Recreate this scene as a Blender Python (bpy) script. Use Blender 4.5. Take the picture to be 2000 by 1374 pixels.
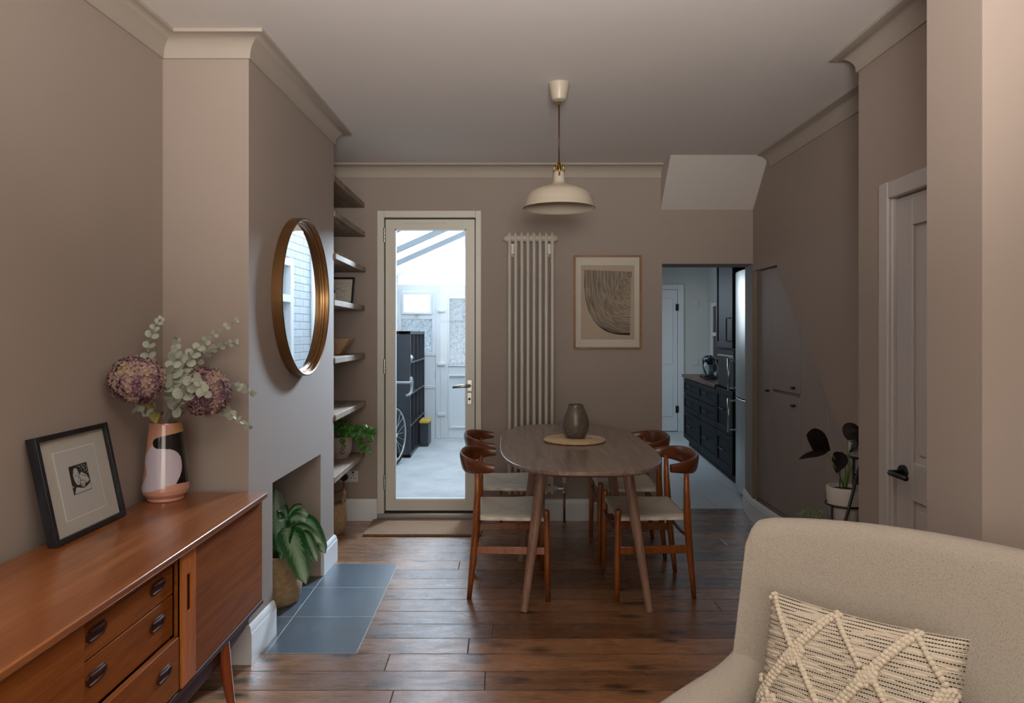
import bpy, bmesh, math, random
from math import sin, cos, pi, radians as R
from mathutils import Vector, Matrix, noise

random.seed(7)
sc = bpy.context.scene
COL = sc.collection
for o in list(bpy.data.objects):
    bpy.data.objects.remove(o)

# ------------------------------------------------------------------ camera
EYE = 1.31
cd = bpy.data.cameras.new('camera')
cd.sensor_width = 36
cd.lens = 36 * 1400 / 2000
cd.shift_x = (1000 - 985) / 2000
cd.shift_y = -(687 - 652) / 2000
cd.clip_start = 0.05
cam = bpy.data.objects.new('camera', cd)
cam.location = (0, 0, EYE)
cam.rotation_euler = (R(90), 0, 0)
COL.objects.link(cam)
sc.camera = cam

def at(px, py, Y):
    return Vector(((px - 985) * Y / 1400, Y, EYE - (py - 652) * Y / 1400))

def lin(h):
    h = h.lstrip('#')
    out = []
    for i in (0, 2, 4):
        c = int(h[i:i + 2], 16) / 255
        out.append(c / 12.92 if c <= .04045 else ((c + .055) / 1.055) ** 2.4)
    return (*out, 1.0)

# ------------------------------------------------------------------ world, lights, exposure
w = bpy.data.worlds.new('world')
sc.world = w
w.use_nodes = True
bgn = w.node_tree.nodes['Background']
bgn.inputs[0].default_value = (0.85, 0.925, 1.0, 1)
bgn.inputs[1].default_value = 5.0

vs = sc.view_settings
vs.view_transform = 'Standard'
vs.look = 'None'
vs.gamma = 1
vs.use_curve_mapping = False
vs.exposure = 0.0

def area(name, loc, target, sx, sy, power, color, spread=180):
    l = bpy.data.lights.new(name, 'AREA')
    l.shape = 'RECTANGLE'
    l.size, l.size_y = sx, sy
    l.energy = power
    l.color = color
    l.spread = R(spread)
    o = bpy.data.objects.new(name, l)
    o.location = loc
    d = Vector(target) - Vector(loc)
    o.rotation_euler = d.to_track_quat('-Z', 'Y').to_euler()
    COL.objects.link(o)
    return o

# daylight of the street outside the front window (behind the camera)
area('front_daylight', (-0.1, -2.95, 1.55), (-0.1, 4, 1.35), 2.3, 1.7, 60, (1.0, 0.84, 0.66))
# added fill behind the camera, aimed up to brighten the ceiling
area('added_ceiling_fill', (0.1, -0.3, 1.60), (0.1, 0.75, 2.6), 0.5, 0.5, 60, (1.0, 0.94, 0.88), 105)
# added lamp out of view under the lean-to roof, boosts cool light indoors
area('added_lean_to_fill', (0.0, 6.7, 2.50), (-0.95, 3.5, 1.0), 0.32, 0.5, 56, (0.70, 0.85, 1.0), 80)
# kitchen side window
area('kitchen_daylight', (1.12, 7.9, 1.5), (2.4, 7.6, 0.6), 1.2, 1.0, 22, (0.72, 0.86, 1.0))

# ------------------------------------------------------------------ materials
def nodes_of(name):
    m = bpy.data.materials.new(name)
    m.use_nodes = True
    nt = m.node_tree
    return m, nt, nt.nodes['Principled BSDF']

def N(nt, t, **kw):
    n = nt.nodes.new(t)
    for k, v in kw.items():
        if isinstance(k, str) and hasattr(n, k):
            setattr(n, k, v)
    return n

def ramp(nt, stops):
    r = nt.nodes.new('ShaderNodeValToRGB')
    e = r.color_ramp.elements
    while len(e) < len(stops):
        e.new(0.5)
    for i, (p, c) in enumerate(stops):
        e[i].position = p
        e[i].color = c
    return r

def coords(nt, scale=(1, 1, 1), kind='Object', loc=(0, 0, 0), rot=(0, 0, 0)):
    tc = nt.nodes.new('ShaderNodeTexCoord')
    mp = nt.nodes.new('ShaderNodeMapping')
    mp.inputs['Scale'].default_value = scale
    mp.inputs['Location'].default_value = loc
    mp.inputs['Rotation'].default_value = rot
    nt.links.new(tc.outputs[kind], mp.inputs[0])
    return mp.outputs[0]

def noise_tex(nt, vec, scale, detail=4, rough=.5, dist=0):
    n = nt.nodes.new('ShaderNodeTexNoise')
    n.inputs['Scale'].default_value = scale
    n.inputs['Detail'].default_value = detail
    n.inputs['Roughness'].default_value = rough
    n.inputs['Distortion'].default_value = dist
    nt.links.new(vec, n.inputs['Vector'])
    return n.outputs['Fac']

def math_n(nt, op, a, b=None, c=None):
    n = nt.nodes.new('ShaderNodeMath')
    n.operation = op
    for i, v in enumerate((a, b, c)):
        if v is None:
            continue
        if isinstance(v, (int, float)):
            n.inputs[i].default_value = v
        else:
            nt.links.new(v, n.inputs[i])
    return n.outputs[0]

def mixc(nt, fac, a, b, blend='MIX'):
    n = nt.nodes.new('ShaderNodeMix')
    n.data_type = 'RGBA'
    n.blend_type = blend
    for sock, v in ((n.inputs[0], fac), (n.inputs[6], a), (n.inputs[7], b)):
        if isinstance(v, (int, float, tuple)):
            sock.default_value = v
        else:
            nt.links.new(v, sock)
    return n.outputs[2]

def bump(nt, p, h, strength=.2, dist=.01):
    b = nt.nodes.new('ShaderNodeBump')
    b.inputs['Strength'].default_value = strength
    b.inputs['Distance'].default_value = dist
    nt.links.new(h, b.inputs['Height'])
    nt.links.new(b.outputs[0], p.inputs['Normal'])
    nt.links.new(b.outputs[0], p.inputs['Coat Normal'])

def pm(name, c1, c2=None, scale=30, rough=.6, bmp=.08, metal=0, coat=0, stretch=(1, 1, 1), spec=.5, bdist=.004):
    """plain surface with a soft procedural variation"""
    m, nt, p = nodes_of(name)
    a = lin(c1)
    b = lin(c2) if c2 else tuple(min(1, x * 1.12) for x in a[:3]) + (1,)
    v = coords(nt, stretch)
    f = noise_tex(nt, v, scale)
    nt.links.new(mixc(nt, f, a, b), p.inputs['Base Color'])
    p.inputs['Roughness'].default_value = rough
    p.inputs['Metallic'].default_value = metal
    p.inputs['Specular IOR Level'].default_value = spec
    p.inputs['Coat Weight'].default_value = coat
    p.inputs['Coat Roughness'].default_value = .15
    if bmp:
        bump(nt, p, noise_tex(nt, v, scale * 4), bmp, bdist)
    return m

def wood(name, dark, mid, light, stretch=(2, 30, 30), rough=.4, coat=0, scale=1.0, bmp=.1, dist=1.2, spec=.5):
    m, nt, p = nodes_of(name)
    v = coords(nt, stretch)
    f = noise_tex(nt, v, scale, 6, .6, dist)
    f2 = noise_tex(nt, v, scale * 5, 4, .6, .3)
    g = math_n(nt, 'ADD', math_n(nt, 'MULTIPLY', f, .75), math_n(nt, 'MULTIPLY', f2, .25))
    r = ramp(nt, [(.32, lin(dark)), (.5, lin(mid)), (.7, lin(light))])
    nt.links.new(g, r.inputs[0])
    nt.links.new(r.outputs[0], p.inputs['Base Color'])
    p.inputs['Roughness'].default_value = rough
    p.inputs['Coat Weight'].default_value = coat
    p.inputs['Coat Roughness'].default_value = .2
    p.inputs['Specular IOR Level'].default_value = spec
    bump(nt, p, g, bmp, .002)
    return m

def glass_mat(name, tint=(.96, .98, 1, 1), refl=.08, rough=0.0, pattern=None):
    m = bpy.data.materials.new(name)
    m.use_nodes = True
    nt = m.node_tree
    nt.nodes.remove(nt.nodes['Principled BSDF'])
    out = nt.nodes['Material Output']
    t = nt.nodes.new('ShaderNodeBsdfTransparent')
    t.inputs[0].default_value = tint
    g = nt.nodes.new('ShaderNodeBsdfGlossy')
    g.inputs['Roughness'].default_value = rough
    fr = nt.nodes.new('ShaderNodeFresnel')
    fr.inputs[0].default_value = 1.35
    mx = nt.nodes.new('ShaderNodeMixShader')
    geo = nt.nodes.new('ShaderNodeNewGeometry')
    nt.links.new(math_n(nt, 'MULTIPLY', fr.outputs[0], math_n(nt, 'SUBTRACT', 1.0, geo.outputs['Backfacing'])), mx.inputs[0])
    nt.links.new(t.outputs[0], mx.inputs[1])
    nt.links.new(g.outputs[0], mx.inputs[2])
    last = mx.outputs[0]
    if pattern:
        v = coords(nt, (1, 1, 1))
        vo = nt.nodes.new('ShaderNodeTexVoronoi')
        vo.inputs['Scale'].default_value = pattern
        n = noise_tex(nt, v, 9, 3, .6)
        va = nt.nodes.new('ShaderNodeVectorMath')
        va.operation = 'ADD'
        nt.links.new(v, va.inputs[0])
        nt.links.new(n, va.inputs[1])
        nt.links.new(va.outputs[0], vo.inputs['Vector'])
        r = ramp(nt, [(.1, lin('#7f8b92')), (.35, lin('#9ca4a8')), (.65, lin('#b6babc'))])
        nt.links.new(vo.outputs['Distance'], r.inputs[0])
        nt.links.new(r.outputs[0], t.inputs[0])
        tr = nt.nodes.new('ShaderNodeBsdfTranslucent')
        tr.inputs[0].default_value = (.2, .22, .24, 1)
        m2 = nt.nodes.new('ShaderNodeMixShader')
        m2.inputs[0].default_value = .35
        nt.links.new(last, m2.inputs[1])
        nt.links.new(tr.outputs[0], m2.inputs[2])
        last = m2.outputs[0]
    nt.links.new(last, out.inputs[0])
    return m

M = {}
M['wall'] = pm('taupe_wall_paint', '#9d8f85', '#a3958b', 3, .75, .05, bdist=.002)
M['ceil'] = pm('ceiling_paint', '#dad5d1', '#e0dbd7', 2, .8, .04)
M['trim'] = pm('white_gloss_trim', '#e2e4e6', '#eaecee', 4, .35, .03)
M['cornice'] = pm('cornice_paint', '#a99e92', '#b0a599', 4, .7, .03)
M['cup'] = pm('cupboard_paint', '#958a84', '#9b908a', 3, .6, .03)
M['cream'] = pm('cream_door_paint', '#d3cfc3', '#dbd7cb', 5, .4, .03)
M['upvc'] = pm('white_plastic_frame', '#dfe4e8', '#e8ecf0', 6, .3, .02)
M['lean'] = pm('lean_to_white_plastic', '#cfd3d5', '#d7dbdd', 6, .4, .02)
M['doorshaded'] = pm('shaded_white_door_paint', '#b4aeab', '#bcb6b3', 4, .4, .03)  # white door paint, darkened: the door's shade is put into the colour
M['bartape'] = pm('pale_bar_tape', '#8f979b', '#9ba3a7', 30, .6, .1)
M['rafter'] = pm('shaded_lean_to_rafter', '#717a80', '#7a8389', 6, .5, .02)  # white rafters coloured grey-blue, shade of their undersides included in the tone
M['ply'] = pm('bare_edge_board', '#7b6a58', '#8a7865', 20, .7, .05)
M['slope'] = pm('shaded_soffit_paint', '#c2bbb5', '#c9c2bc', 2, .8, .04)  # same paint as the ceiling, darker copy with the slope's shade in it
M['rubber'] = pm('black_rubber', '#14181a', '#1c2022', 20, .6, .05)
M['steel'] = pm('brushed_steel', '#b5b5b2', '#c6c6c2', 8, .32, .04, metal=1, stretch=(1, 1, 12))
M['chrome'] = pm('chrome', '#dcdcdc', '#e8e8e8', 8, .12, .01, metal=1)
M['black'] = pm('black_metal', '#0d0d0d', '#151515', 40, .4, .05)
M['brass'] = pm('aged_brass', '#8a6a38', '#a98748', 20, .3, .05, metal=1)
M['bronze'] = pm('bronze_hoop', '#80603f', '#a07a50', 10, .34, .08, metal=.85, stretch=(1, 1, 1))
M['radiator'] = pm('radiator_enamel', '#c4bdb1', '#ccc5b9', 5, .35, .02)
M['lampwhite'] = pm('off_white_enamel', '#b3a897', '#baaf9e', 6, .4, .02)
M['copper'] = pm('copper_pipe', '#7a4a34', '#94604a', 20, .35, .05, metal=.8)
M['glass'] = glass_mat('clear_glass')
M['frost'] = glass_mat('obscured_glass', pattern=26)
M['pglass'] = glass_mat('picture_glass', (.98, .98, .98, 1))
M['slatewall'] = pm('kitchen_white_paint', '#c9cac6', '#d2d3cf', 3, .7, .04)
M['navy'] = pm('dark_blue_cabinet', '#0b1118', '#0f161e', 6, .55, .03, spec=.2)
M['counter'] = wood('worktop_wood', '#2b1a12', '#46291a', '#5d3a26', (20, 2, 20), .35)
M['dblack'] = pm('black_glass', '#060708', '#090a0b', 10, .3, .01, spec=.2)

def floor_material():
    m, nt, p = nodes_of('floor_boards')
    tc = nt.nodes.new('ShaderNodeTexCoord')
    sp = nt.nodes.new('ShaderNodeSeparateXYZ')
    nt.links.new(tc.outputs['Object'], sp.inputs[0])
    RW_, LEN = .15, 2.7
    yy = math_n(nt, 'DIVIDE', math_n(nt, 'SUBTRACT', sp.outputs['Y'], .08), RW_)
    row = math_n(nt, 'FLOOR', yy)
    fy = math_n(nt, 'FRACT', yy)
    wn1 = nt.nodes.new('ShaderNodeTexWhiteNoise')
    wn1.noise_dimensions = '1D'
    nt.links.new(row, wn1.inputs['W'])
    u = math_n(nt, 'ADD', math_n(nt, 'DIVIDE', sp.outputs['X'], LEN), math_n(nt, 'MULTIPLY', wn1.outputs['Value'], 7.3))
    fx = math_n(nt, 'FRACT', u)
    pid = math_n(nt, 'ADD', math_n(nt, 'MULTIPLY', row, 17.31), math_n(nt, 'FLOOR', u))
    wn2 = nt.nodes.new('ShaderNodeTexWhiteNoise')
    wn2.noise_dimensions = '1D'
    nt.links.new(pid, wn2.inputs['W'])
    ey = math_n(nt, 'MULTIPLY', math_n(nt, 'MINIMUM', fy, math_n(nt, 'SUBTRACT', 1.0, fy)), RW_)
    ex = math_n(nt, 'MULTIPLY', math_n(nt, 'MINIMUM', fx, math_n(nt, 'SUBTRACT', 1.0, fx)), LEN)
    e = math_n(nt, 'MINIMUM', ey, ex)
    jit = math_n(nt, 'MULTIPLY', noise_tex(nt, coords(nt, (9, 9, 9)), 1.0, 2), .0028)
    sr = ramp(nt, [(0, (1, 1, 1, 1)), (1, (0, 0, 0, 1))])
    nt.links.new(math_n(nt, 'DIVIDE', e, math_n(nt, 'ADD', jit, .0014)), sr.inputs[0])
    seam = sr.outputs[0]
    # grain, shifted from board to board
    cb = nt.nodes.new('ShaderNodeCombineXYZ')
    nt.links.new(math_n(nt, 'ADD', math_n(nt, 'MULTIPLY', sp.outputs['X'], 1.5), math_n(nt, 'MULTIPLY', wn2.outputs['Value'], 40)), cb.inputs[0])
    nt.links.new(math_n(nt, 'ADD', math_n(nt, 'MULTIPLY', sp.outputs['Y'], 17), math_n(nt, 'MULTIPLY', wn1.outputs['Value'], 23)), cb.inputs[1])
    gn = noise_tex(nt, cb.outputs[0], 2.2, 8, .65, 1.2)
    base = mixc(nt, wn2.outputs['Value'], lin('#6a4429'), lin('#a0724c'))
    r = ramp(nt, [(.3, (.34, .3, .27, 1)), (.5, (.95, .95, .95, 1)), (.75, (1.4, 1.35, 1.25, 1))])
    nt.links.new(gn, r.inputs[0])
    c = mixc(nt, .8, base, r.outputs[0], 'MULTIPLY')
    # knots
    kb = nt.nodes.new('ShaderNodeCombineXYZ')
    nt.links.new(math_n(nt, 'ADD', math_n(nt, 'MULTIPLY', sp.outputs['X'], 2.2), math_n(nt, 'MULTIPLY', wn1.outputs['Value'], 11)), kb.inputs[0])
    nt.links.new(math_n(nt, 'MULTIPLY', sp.outputs['Y'], 5.5), kb.inputs[1])
    vo = nt.nodes.new('ShaderNodeTexVoronoi')
    vo.inputs['Scale'].default_value = 1.1
    vo.voronoi_dimensions = '2D'
    nt.links.new(kb.outputs[0], vo.inputs['Vector'])
    kr = ramp(nt, [(.06, (1, 1, 1, 1)), (.20, (0, 0, 0, 1))])
    nt.links.new(vo.outputs['Distance'], kr.inputs[0])
    kn = math_n(nt, 'MULTIPLY', kr.outputs[0], math_n(nt, 'MULTIPLY', noise_tex(nt, kb.outputs[0], 5, 4, .6), 1.5))
    c = mixc(nt, kn, c, lin('#1d110a'))
    # dark scuffs and broad wear
    dn = noise_tex(nt, coords(nt, (2.5, 7, 1)), 2.6, 6, .7)
    dr_ = ramp(nt, [(.62, (0, 0, 0, 1)), (.72, (1, 1, 1, 1))])
    nt.links.new(dn, dr_.inputs[0])
    c = mixc(nt, math_n(nt, 'MULTIPLY', dr_.outputs[0], .55), c, lin('#23150d'))
    wn = noise_tex(nt, coords(nt, (1, 1, 1)), 1.7, 5, .6)
    wr = ramp(nt, [(.35, (.75, .72, .68, 1)), (.65, (1.15, 1.12, 1.08, 1))])
    nt.links.new(wn, wr.inputs[0])
    c = mixc(nt, .8, c, wr.outputs[0], 'MULTIPLY')
    c = mixc(nt, seam, c, lin('#120b07'))
    nt.links.new(c, p.inputs['Base Color'])
    rr = ramp(nt, [(.3, (.26, .26, .26, 1)), (.7, (.46, .46, .46, 1))])
    nt.links.new(noise_tex(nt, coords(nt, (3, 9, 1)), 2.5, 6, .7), rr.inputs[0])
    nt.links.new(rr.outputs[0], p.inputs['Roughness'])
    cw = ramp(nt, [(.0, (.75, .75, .75, 1)), (1, (0, 0, 0, 1))])
    nt.links.new(math_n(nt, 'MAXIMUM', seam, math_n(nt, 'MULTIPLY', dr_.outputs[0], .5)), cw.inputs[0])
    nt.links.new(cw.outputs[0], p.inputs['Coat Weight'])
    cr = ramp(nt, [(.3, (.17, .17, .17, 1)), (.7, (.40, .40, .40, 1))])
    nt.links.new(noise_tex(nt, coords(nt, (2, 7, 1)), 3, 6, .7), cr.inputs[0])
    nt.links.new(cr.outputs[0], p.inputs['Coat Roughness'])
    p.inputs['Coat IOR'].default_value = 1.6
    h = math_n(nt, 'SUBTRACT', math_n(nt, 'MULTIPLY', gn, .3), seam)
    bump(nt, p, h, .4, .005)
    return m
M['floor'] = floor_material()

def hearth_material():
    m, nt, p = nodes_of('slate_tiles')
    v = coords(nt, (1, 1, 1), loc=(.604 + .37 * 4, -2.93 + .3817 * 10, 0))
    b = nt.nodes.new('ShaderNodeTexBrick')
    b.offset = 0
    b.inputs['Color1'].default_value = lin('#3a4853')
    b.inputs['Color2'].default_value = lin('#43525e')
    b.inputs['Mortar'].default_value = lin('#98a0a4')
    b.inputs['Scale'].default_value = 1
    b.inputs['Mortar Size'].default_value = .0022
    b.inputs['Brick Width'].default_value = .37
    b.inputs['Row Height'].default_value = .3817
    nt.links.new(v, b.inputs['Vector'])
    n = noise_tex(nt, coords(nt), 5, 10, .7)
    r = ramp(nt, [(.3, (.6, .62, .64, 1)), (.7, (1.5, 1.48, 1.46, 1))])
    nt.links.new(n, r.inputs[0])
    nt.links.new(mixc(nt, .7, b.outputs['Color'], r.outputs[0], 'MULTIPLY'), p.inputs['Base Color'])
    p.inputs['Roughness'].default_value = .36
    p.inputs['Specular IOR Level'].default_value = .8
    p.inputs['Coat Weight'].default_value = .6
    p.inputs['Coat Roughness'].default_value = .3
    bump(nt, p, math_n(nt, 'SUBTRACT', math_n(nt, 'MULTIPLY', noise_tex(nt, coords(nt), 22, 6, .6), .3), b.outputs['Fac']), .3, .003)
    return m
M['slate'] = hearth_material()

def tile_material():
    m, nt, p = nodes_of('kitchen_floor_tiles')
    b = nt.nodes.new('ShaderNodeTexBrick')
    b.offset = .5
    b.inputs['Color1'].default_value = lin('#c6ccd0')
    b.inputs['Color2'].default_value = lin('#ced4d8')
    b.inputs['Mortar'].default_value = lin('#979fa3')
    b.inputs['Scale'].default_value = 1
    b.inputs['Mortar Size'].default_value = .003
    b.inputs['Brick Width'].default_value = .6
    b.inputs['Row Height'].default_value = .6
    nt.links.new(coords(nt, loc=(.2, .25, 0)), b.inputs['Vector'])
    nt.links.new(b.outputs['Color'], p.inputs['Base Color'])
    p.inputs['Roughness'].default_value = .35
    return m
M['tiles'] = tile_material()

def brick_white():
    m, nt, p = nodes_of('white_painted_brick')
    v = coords(nt, (1, 1, 1), rot=(R(90), 0, R(90)))
    tc = nt.nodes.new('ShaderNodeTexCoord')
    sp = nt.nodes.new('ShaderNodeSeparateXYZ')
    nt.links.new(tc.outputs['Object'], sp.inputs[0])
    cb = nt.nodes.new('ShaderNodeCombineXYZ')
    nt.links.new(sp.outputs['Y'], cb.inputs[0])
    nt.links.new(sp.outputs['Z'], cb.inputs[1])
    b = nt.nodes.new('ShaderNodeTexBrick')
    b.inputs['Color1'].default_value = lin('#b3b9bd')
    b.inputs['Color2'].default_value = lin('#bfc5c9')
    b.inputs['Mortar'].default_value = lin('#99a1a7')
    b.inputs['Scale'].default_value = 1
    b.inputs['Mortar Size'].default_value = .006
    b.inputs['Mortar Smooth'].default_value = .6
    b.inputs['Brick Width'].default_value = .22
    b.inputs['Row Height'].default_value = .075
    nt.links.new(cb.outputs[0], b.inputs['Vector'])
    nt.links.new(b.outputs['Color'], p.inputs['Base Color'])
    p.inputs['Roughness'].default_value = .6
    h = math_n(nt, 'SUBTRACT', math_n(nt, 'MULTIPLY', noise_tex(nt, cb.outputs[0], 30), .5), b.outputs['Fac'])
    bump(nt, p, h, .7, .01)
    return m
M['brick'] = brick_white()

def concrete():
    m, nt, p = nodes_of('pale_concrete')
    n = noise_tex(nt, coords(nt), 2.2, 8, .7)
    r = ramp(nt, [(.3, lin('#9fa3a4')), (.5, lin('#b0b4b5')), (.7, lin('#bdc1c2'))])
    nt.links.new(n, r.inputs[0])
    nt.links.new(r.outputs[0], p.inputs['Base Color'])
    p.inputs['Roughness'].default_value = .8
    return m
M['concrete'] = concrete()

M['teak'] = wood('sideboard_veneer', '#673819', '#884c22', '#9d6034', (26, 1.6, 26), .3, .35, 1.0, .05)
M['teakfront'] = wood('sideboard_front_veneer', '#70390f', '#854819', '#965823', (26, 1.6, 26), .55, .0, 1.0, .05, spec=.12)
M['teaklight'] = wood('pale_pull_strip', '#9a5218', '#b36422', '#c47a30', (20, 20, 3), .45, 0, spec=.15)
M['teakdark'] = wood('dark_teak_lip', '#2c130b', '#3d1a10', '#4f2416', (20, 3, 20), .6, 0, spec=.2)
M['teakleg'] = wood('sideboard_leg_wood', '#6b3014', '#87401c', '#9a5028', (30, 30, 2), .35, .2)
M['chair'] = wood('chair_teak', '#622e0f', '#8a491a', '#a65f27', (24, 24, 4), .3, .4)
M['chairback'] = wood('chair_back_dark_teak', '#43200f', '#653216', '#7d4220', (5, 5, 30), .28, .4)
M['walnut'] = wood('walnut_top', '#5c4840', '#7c665c', '#968075', (18, 1.4, 18), .34, .7, 1.1, .08, 2.0)
M['walnutleg'] = wood('walnut_leg', '#664a3c', '#8e6c5a', '#a88876', (28, 28, 2.4), .5)
M['oak'] = wood('oak_picture_frame', '#7a4f26', '#8f6030', '#a2703c', (10, 10, 10), .45)
M['shelfwood'] = wood('weathered_shelf_board', '#6c5a49', '#8b7764', '#a4917d', (14, 2, 14), .75)
M['bowlwood'] = wood('pale_bowl_wood', '#8c6a4c', '#a68260', '#b89474', (3, 14, 14), .6)
M['blackwood'] = wood('black_stained_frame', '#0b0c0f', '#15171c', '#262a33', (40, 6, 6), .45, .1)
M['bookblack'] = pm('black_laminate', '#272d35', '#2f363f', 8, .4, .03)
M['paper'] = pm('off_white_paper', '#cfc8ba', '#d6cfc2', 40, .85, .03)
M['paper3'] = pm('grey_white_print_paper', '#bdbcb9', '#c4c3c0', 40, .85, .03)
M['paper2'] = pm('beige_print_paper', '#b5a490', '#bdac99', 60, .85, .03)
M['ink'] = pm('black_ink', '#151412', '#1e1c19', 60, .8, 0)
M['mat'] = pm('grey_mount_board', '#bdb9b0', '#c5c1b8', 50, .85, .03)
M['rubberfeet'] = pm('clear_feet', '#9a9a98', '#b0b0ae', 50, .3, 0)

def cord_seat():
    m, nt, p = nodes_of('woven_paper_cord')
    tc = nt.nodes.new('ShaderNodeTexCoord')
    sp = nt.nodes.new('ShaderNodeSeparateXYZ')
    nt.links.new(tc.outputs['Object'], sp.inputs[0])
    ax = math_n(nt, 'ABSOLUTE', math_n(nt, 'SUBTRACT', sp.outputs['X'], .015))
    ay = math_n(nt, 'MULTIPLY', math_n(nt, 'ABSOLUTE', sp.outputs['Y']), .8)
    mxx = math_n(nt, 'MAXIMUM', ax, ay)
    s = math_n(nt, 'SINE', math_n(nt, 'MULTIPLY', mxx, 1250))
    s01 = math_n(nt, 'MULTIPLY_ADD', s, .5, .5)
    seam = math_n(nt, 'LESS_THAN', math_n(nt, 'ABSOLUTE', math_n(nt, 'SUBTRACT', ax, ay)), .0022)
    n = noise_tex(nt, tc.outputs['Object'], 60, 4)
    c = mixc(nt, s01, lin('#cfc5b4'), lin('#ece5d6'))
    c = mixc(nt, math_n(nt, 'MULTIPLY', n, .35), c, lin('#c2b49c'))
    c = mixc(nt, math_n(nt, 'MULTIPLY', seam, .55), c, lin('#6f6252'))
    nt.links.new(c, p.inputs['Base Color'])
    p.inputs['Roughness'].default_value = .8
    bump(nt, p, s01, .5, .002)
    return m
M['cord'] = cord_seat()

def woven(name, c1, c2, c3, su=110, sv=55, strength=.8):
    m, nt, p = nodes_of(name)
    tc = nt.nodes.new('ShaderNodeTexCoord')
    sp = nt.nodes.new('ShaderNodeSeparateXYZ')
    nt.links.new(tc.outputs['Object'], sp.inputs[0])
    ang = math_n(nt, 'ARCTAN2', sp.outputs['Y'], sp.outputs['X'])
    cb = nt.nodes.new('ShaderNodeCombineXYZ')
    nt.links.new(math_n(nt, 'MULTIPLY', ang, .11), cb.inputs[0])
    nt.links.new(sp.outputs['Z'], cb.inputs[1])
    b = nt.nodes.new('ShaderNodeTexBrick')
    b.inputs['Color1'].default_value = lin(c1)
    b.inputs['Color2'].default_value = lin(c2)
    b.inputs['Mortar'].default_value = lin(c3)
    b.inputs['Scale'].default_value = 1
    b.inputs['Mortar Size'].default_value = .0016
    b.inputs['Mortar Smooth'].default_value = 1
    b.inputs['Brick Width'].default_value = .0125
    b.inputs['Row Height'].default_value = .0062
    nt.links.new(cb.outputs[0], b.inputs['Vector'])
    n = noise_tex(nt, tc.outputs['Object'], 45, 5)
    r = ramp(nt, [(.3, (.75, .72, .68, 1)), (.7, (1.15, 1.12, 1.08, 1))])
    nt.links.new(n, r.inputs[0])
    nt.links.new(mixc(nt, .8, b.outputs['Color'], r.outputs[0], 'MULTIPLY'), p.inputs['Base Color'])
    p.inputs['Roughness'].default_value = .8
    bump(nt, p, math_n(nt, 'SUBTRACT', n, b.outputs['Fac']), strength, .004)
    return m
M['basket'] = woven('seagrass_weave', '#c9a67a', '#d9b98e', '#9c7c54')

def fabric(name, c1, c2, fleck, scale=260):
    m, nt, p = nodes_of(name)
    v = coords(nt)
    n1 = noise_tex(nt, v, scale, 3, .7)
    n2 = noise_tex(nt, coords(nt, (1, 1, .4)), scale * 2.6, 2, .8)
    c = mixc(nt, n1, lin(c1), lin(c2))
    fl = ramp(nt, [(.56, (0, 0, 0, 1)), (.66, (1, 1, 1, 1))])
    nt.links.new(n2, fl.inputs[0])
    c = mixc(nt, math_n(nt, 'MULTIPLY', fl.outputs[0], .65), c, lin(fleck))
    nt.links.new(c, p.inputs['Base Color'])
    p.inputs['Roughness'].default_value = .95
    p.inputs['Sheen Weight'].default_value = .15
    bump(nt, p, n1, .5, .002)
    return m
M['linen'] = fabric('beige_fleck_upholstery', '#978d80', '#aea497', '#5a5248')
M['coir'] = fabric('coir_doormat', '#5e4129', '#97714c', '#382215', 75)
M['jute'] = fabric('braided_jute', '#ab8c63', '#d6bd96', '#7a6044', 110)

def pillow_mat():
    m, nt, p = nodes_of('cream_knit_cover')
    tc = nt.nodes.new('ShaderNodeTexCoord')
    sp = nt.nodes.new('ShaderNodeSeparateXYZ')
    nt.links.new(tc.outputs['UV'], sp.inputs[0])
    x, y = sp.outputs['X'], sp.outputs['Y']
    rows = math_n(nt, 'FRACT', math_n(nt, 'MULTIPLY', y, 46))
    line = math_n(nt, 'LESS_THAN', math_n(nt, 'ABSOLUTE', math_n(nt, 'SUBTRACT', rows, .5)), .17)
    st = math_n(nt, 'FRACT', math_n(nt, 'MULTIPLY', math_n(nt, 'ADD', x, math_n(nt, 'MULTIPLY', math_n(nt, 'FLOOR', math_n(nt, 'MULTIPLY', y, 46)), .37)), 74))
    dash = math_n(nt, 'LESS_THAN', st, .8)
    v = coords(nt, (5, 46, 1), 'UV')
    n = noise_tex(nt, v, 1.0, 2, .6)
    on = math_n(nt, 'GREATER_THAN', n, .47)
    f = math_n(nt, 'MULTIPLY', math_n(nt, 'MULTIPLY', line, dash), on)
    n2 = noise_tex(nt, coords(nt, (60, 60, 1), 'UV'), 1.0, 3)
    base = mixc(nt, n2, lin('#b8aa96'), lin('#cbbfac'))
    nt.links.new(mixc(nt, f, base, lin('#26221f')), p.inputs['Base Color'])
    p.inputs['Roughness'].default_value = .95
    h = math_n(nt, 'ADD', math_n(nt, 'MULTIPLY', math_n(nt, 'SINE', math_n(nt, 'MULTIPLY', y, 46 * 2 * pi)), .4), n2)
    bump(nt, p, h, .5, .004)
    return m
M['knit'] = pillow_mat()
M['bobble'] = pm('cream_wool_bobbles', '#c0b29d', '#d2c5b2', 90, .95, .3)

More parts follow.
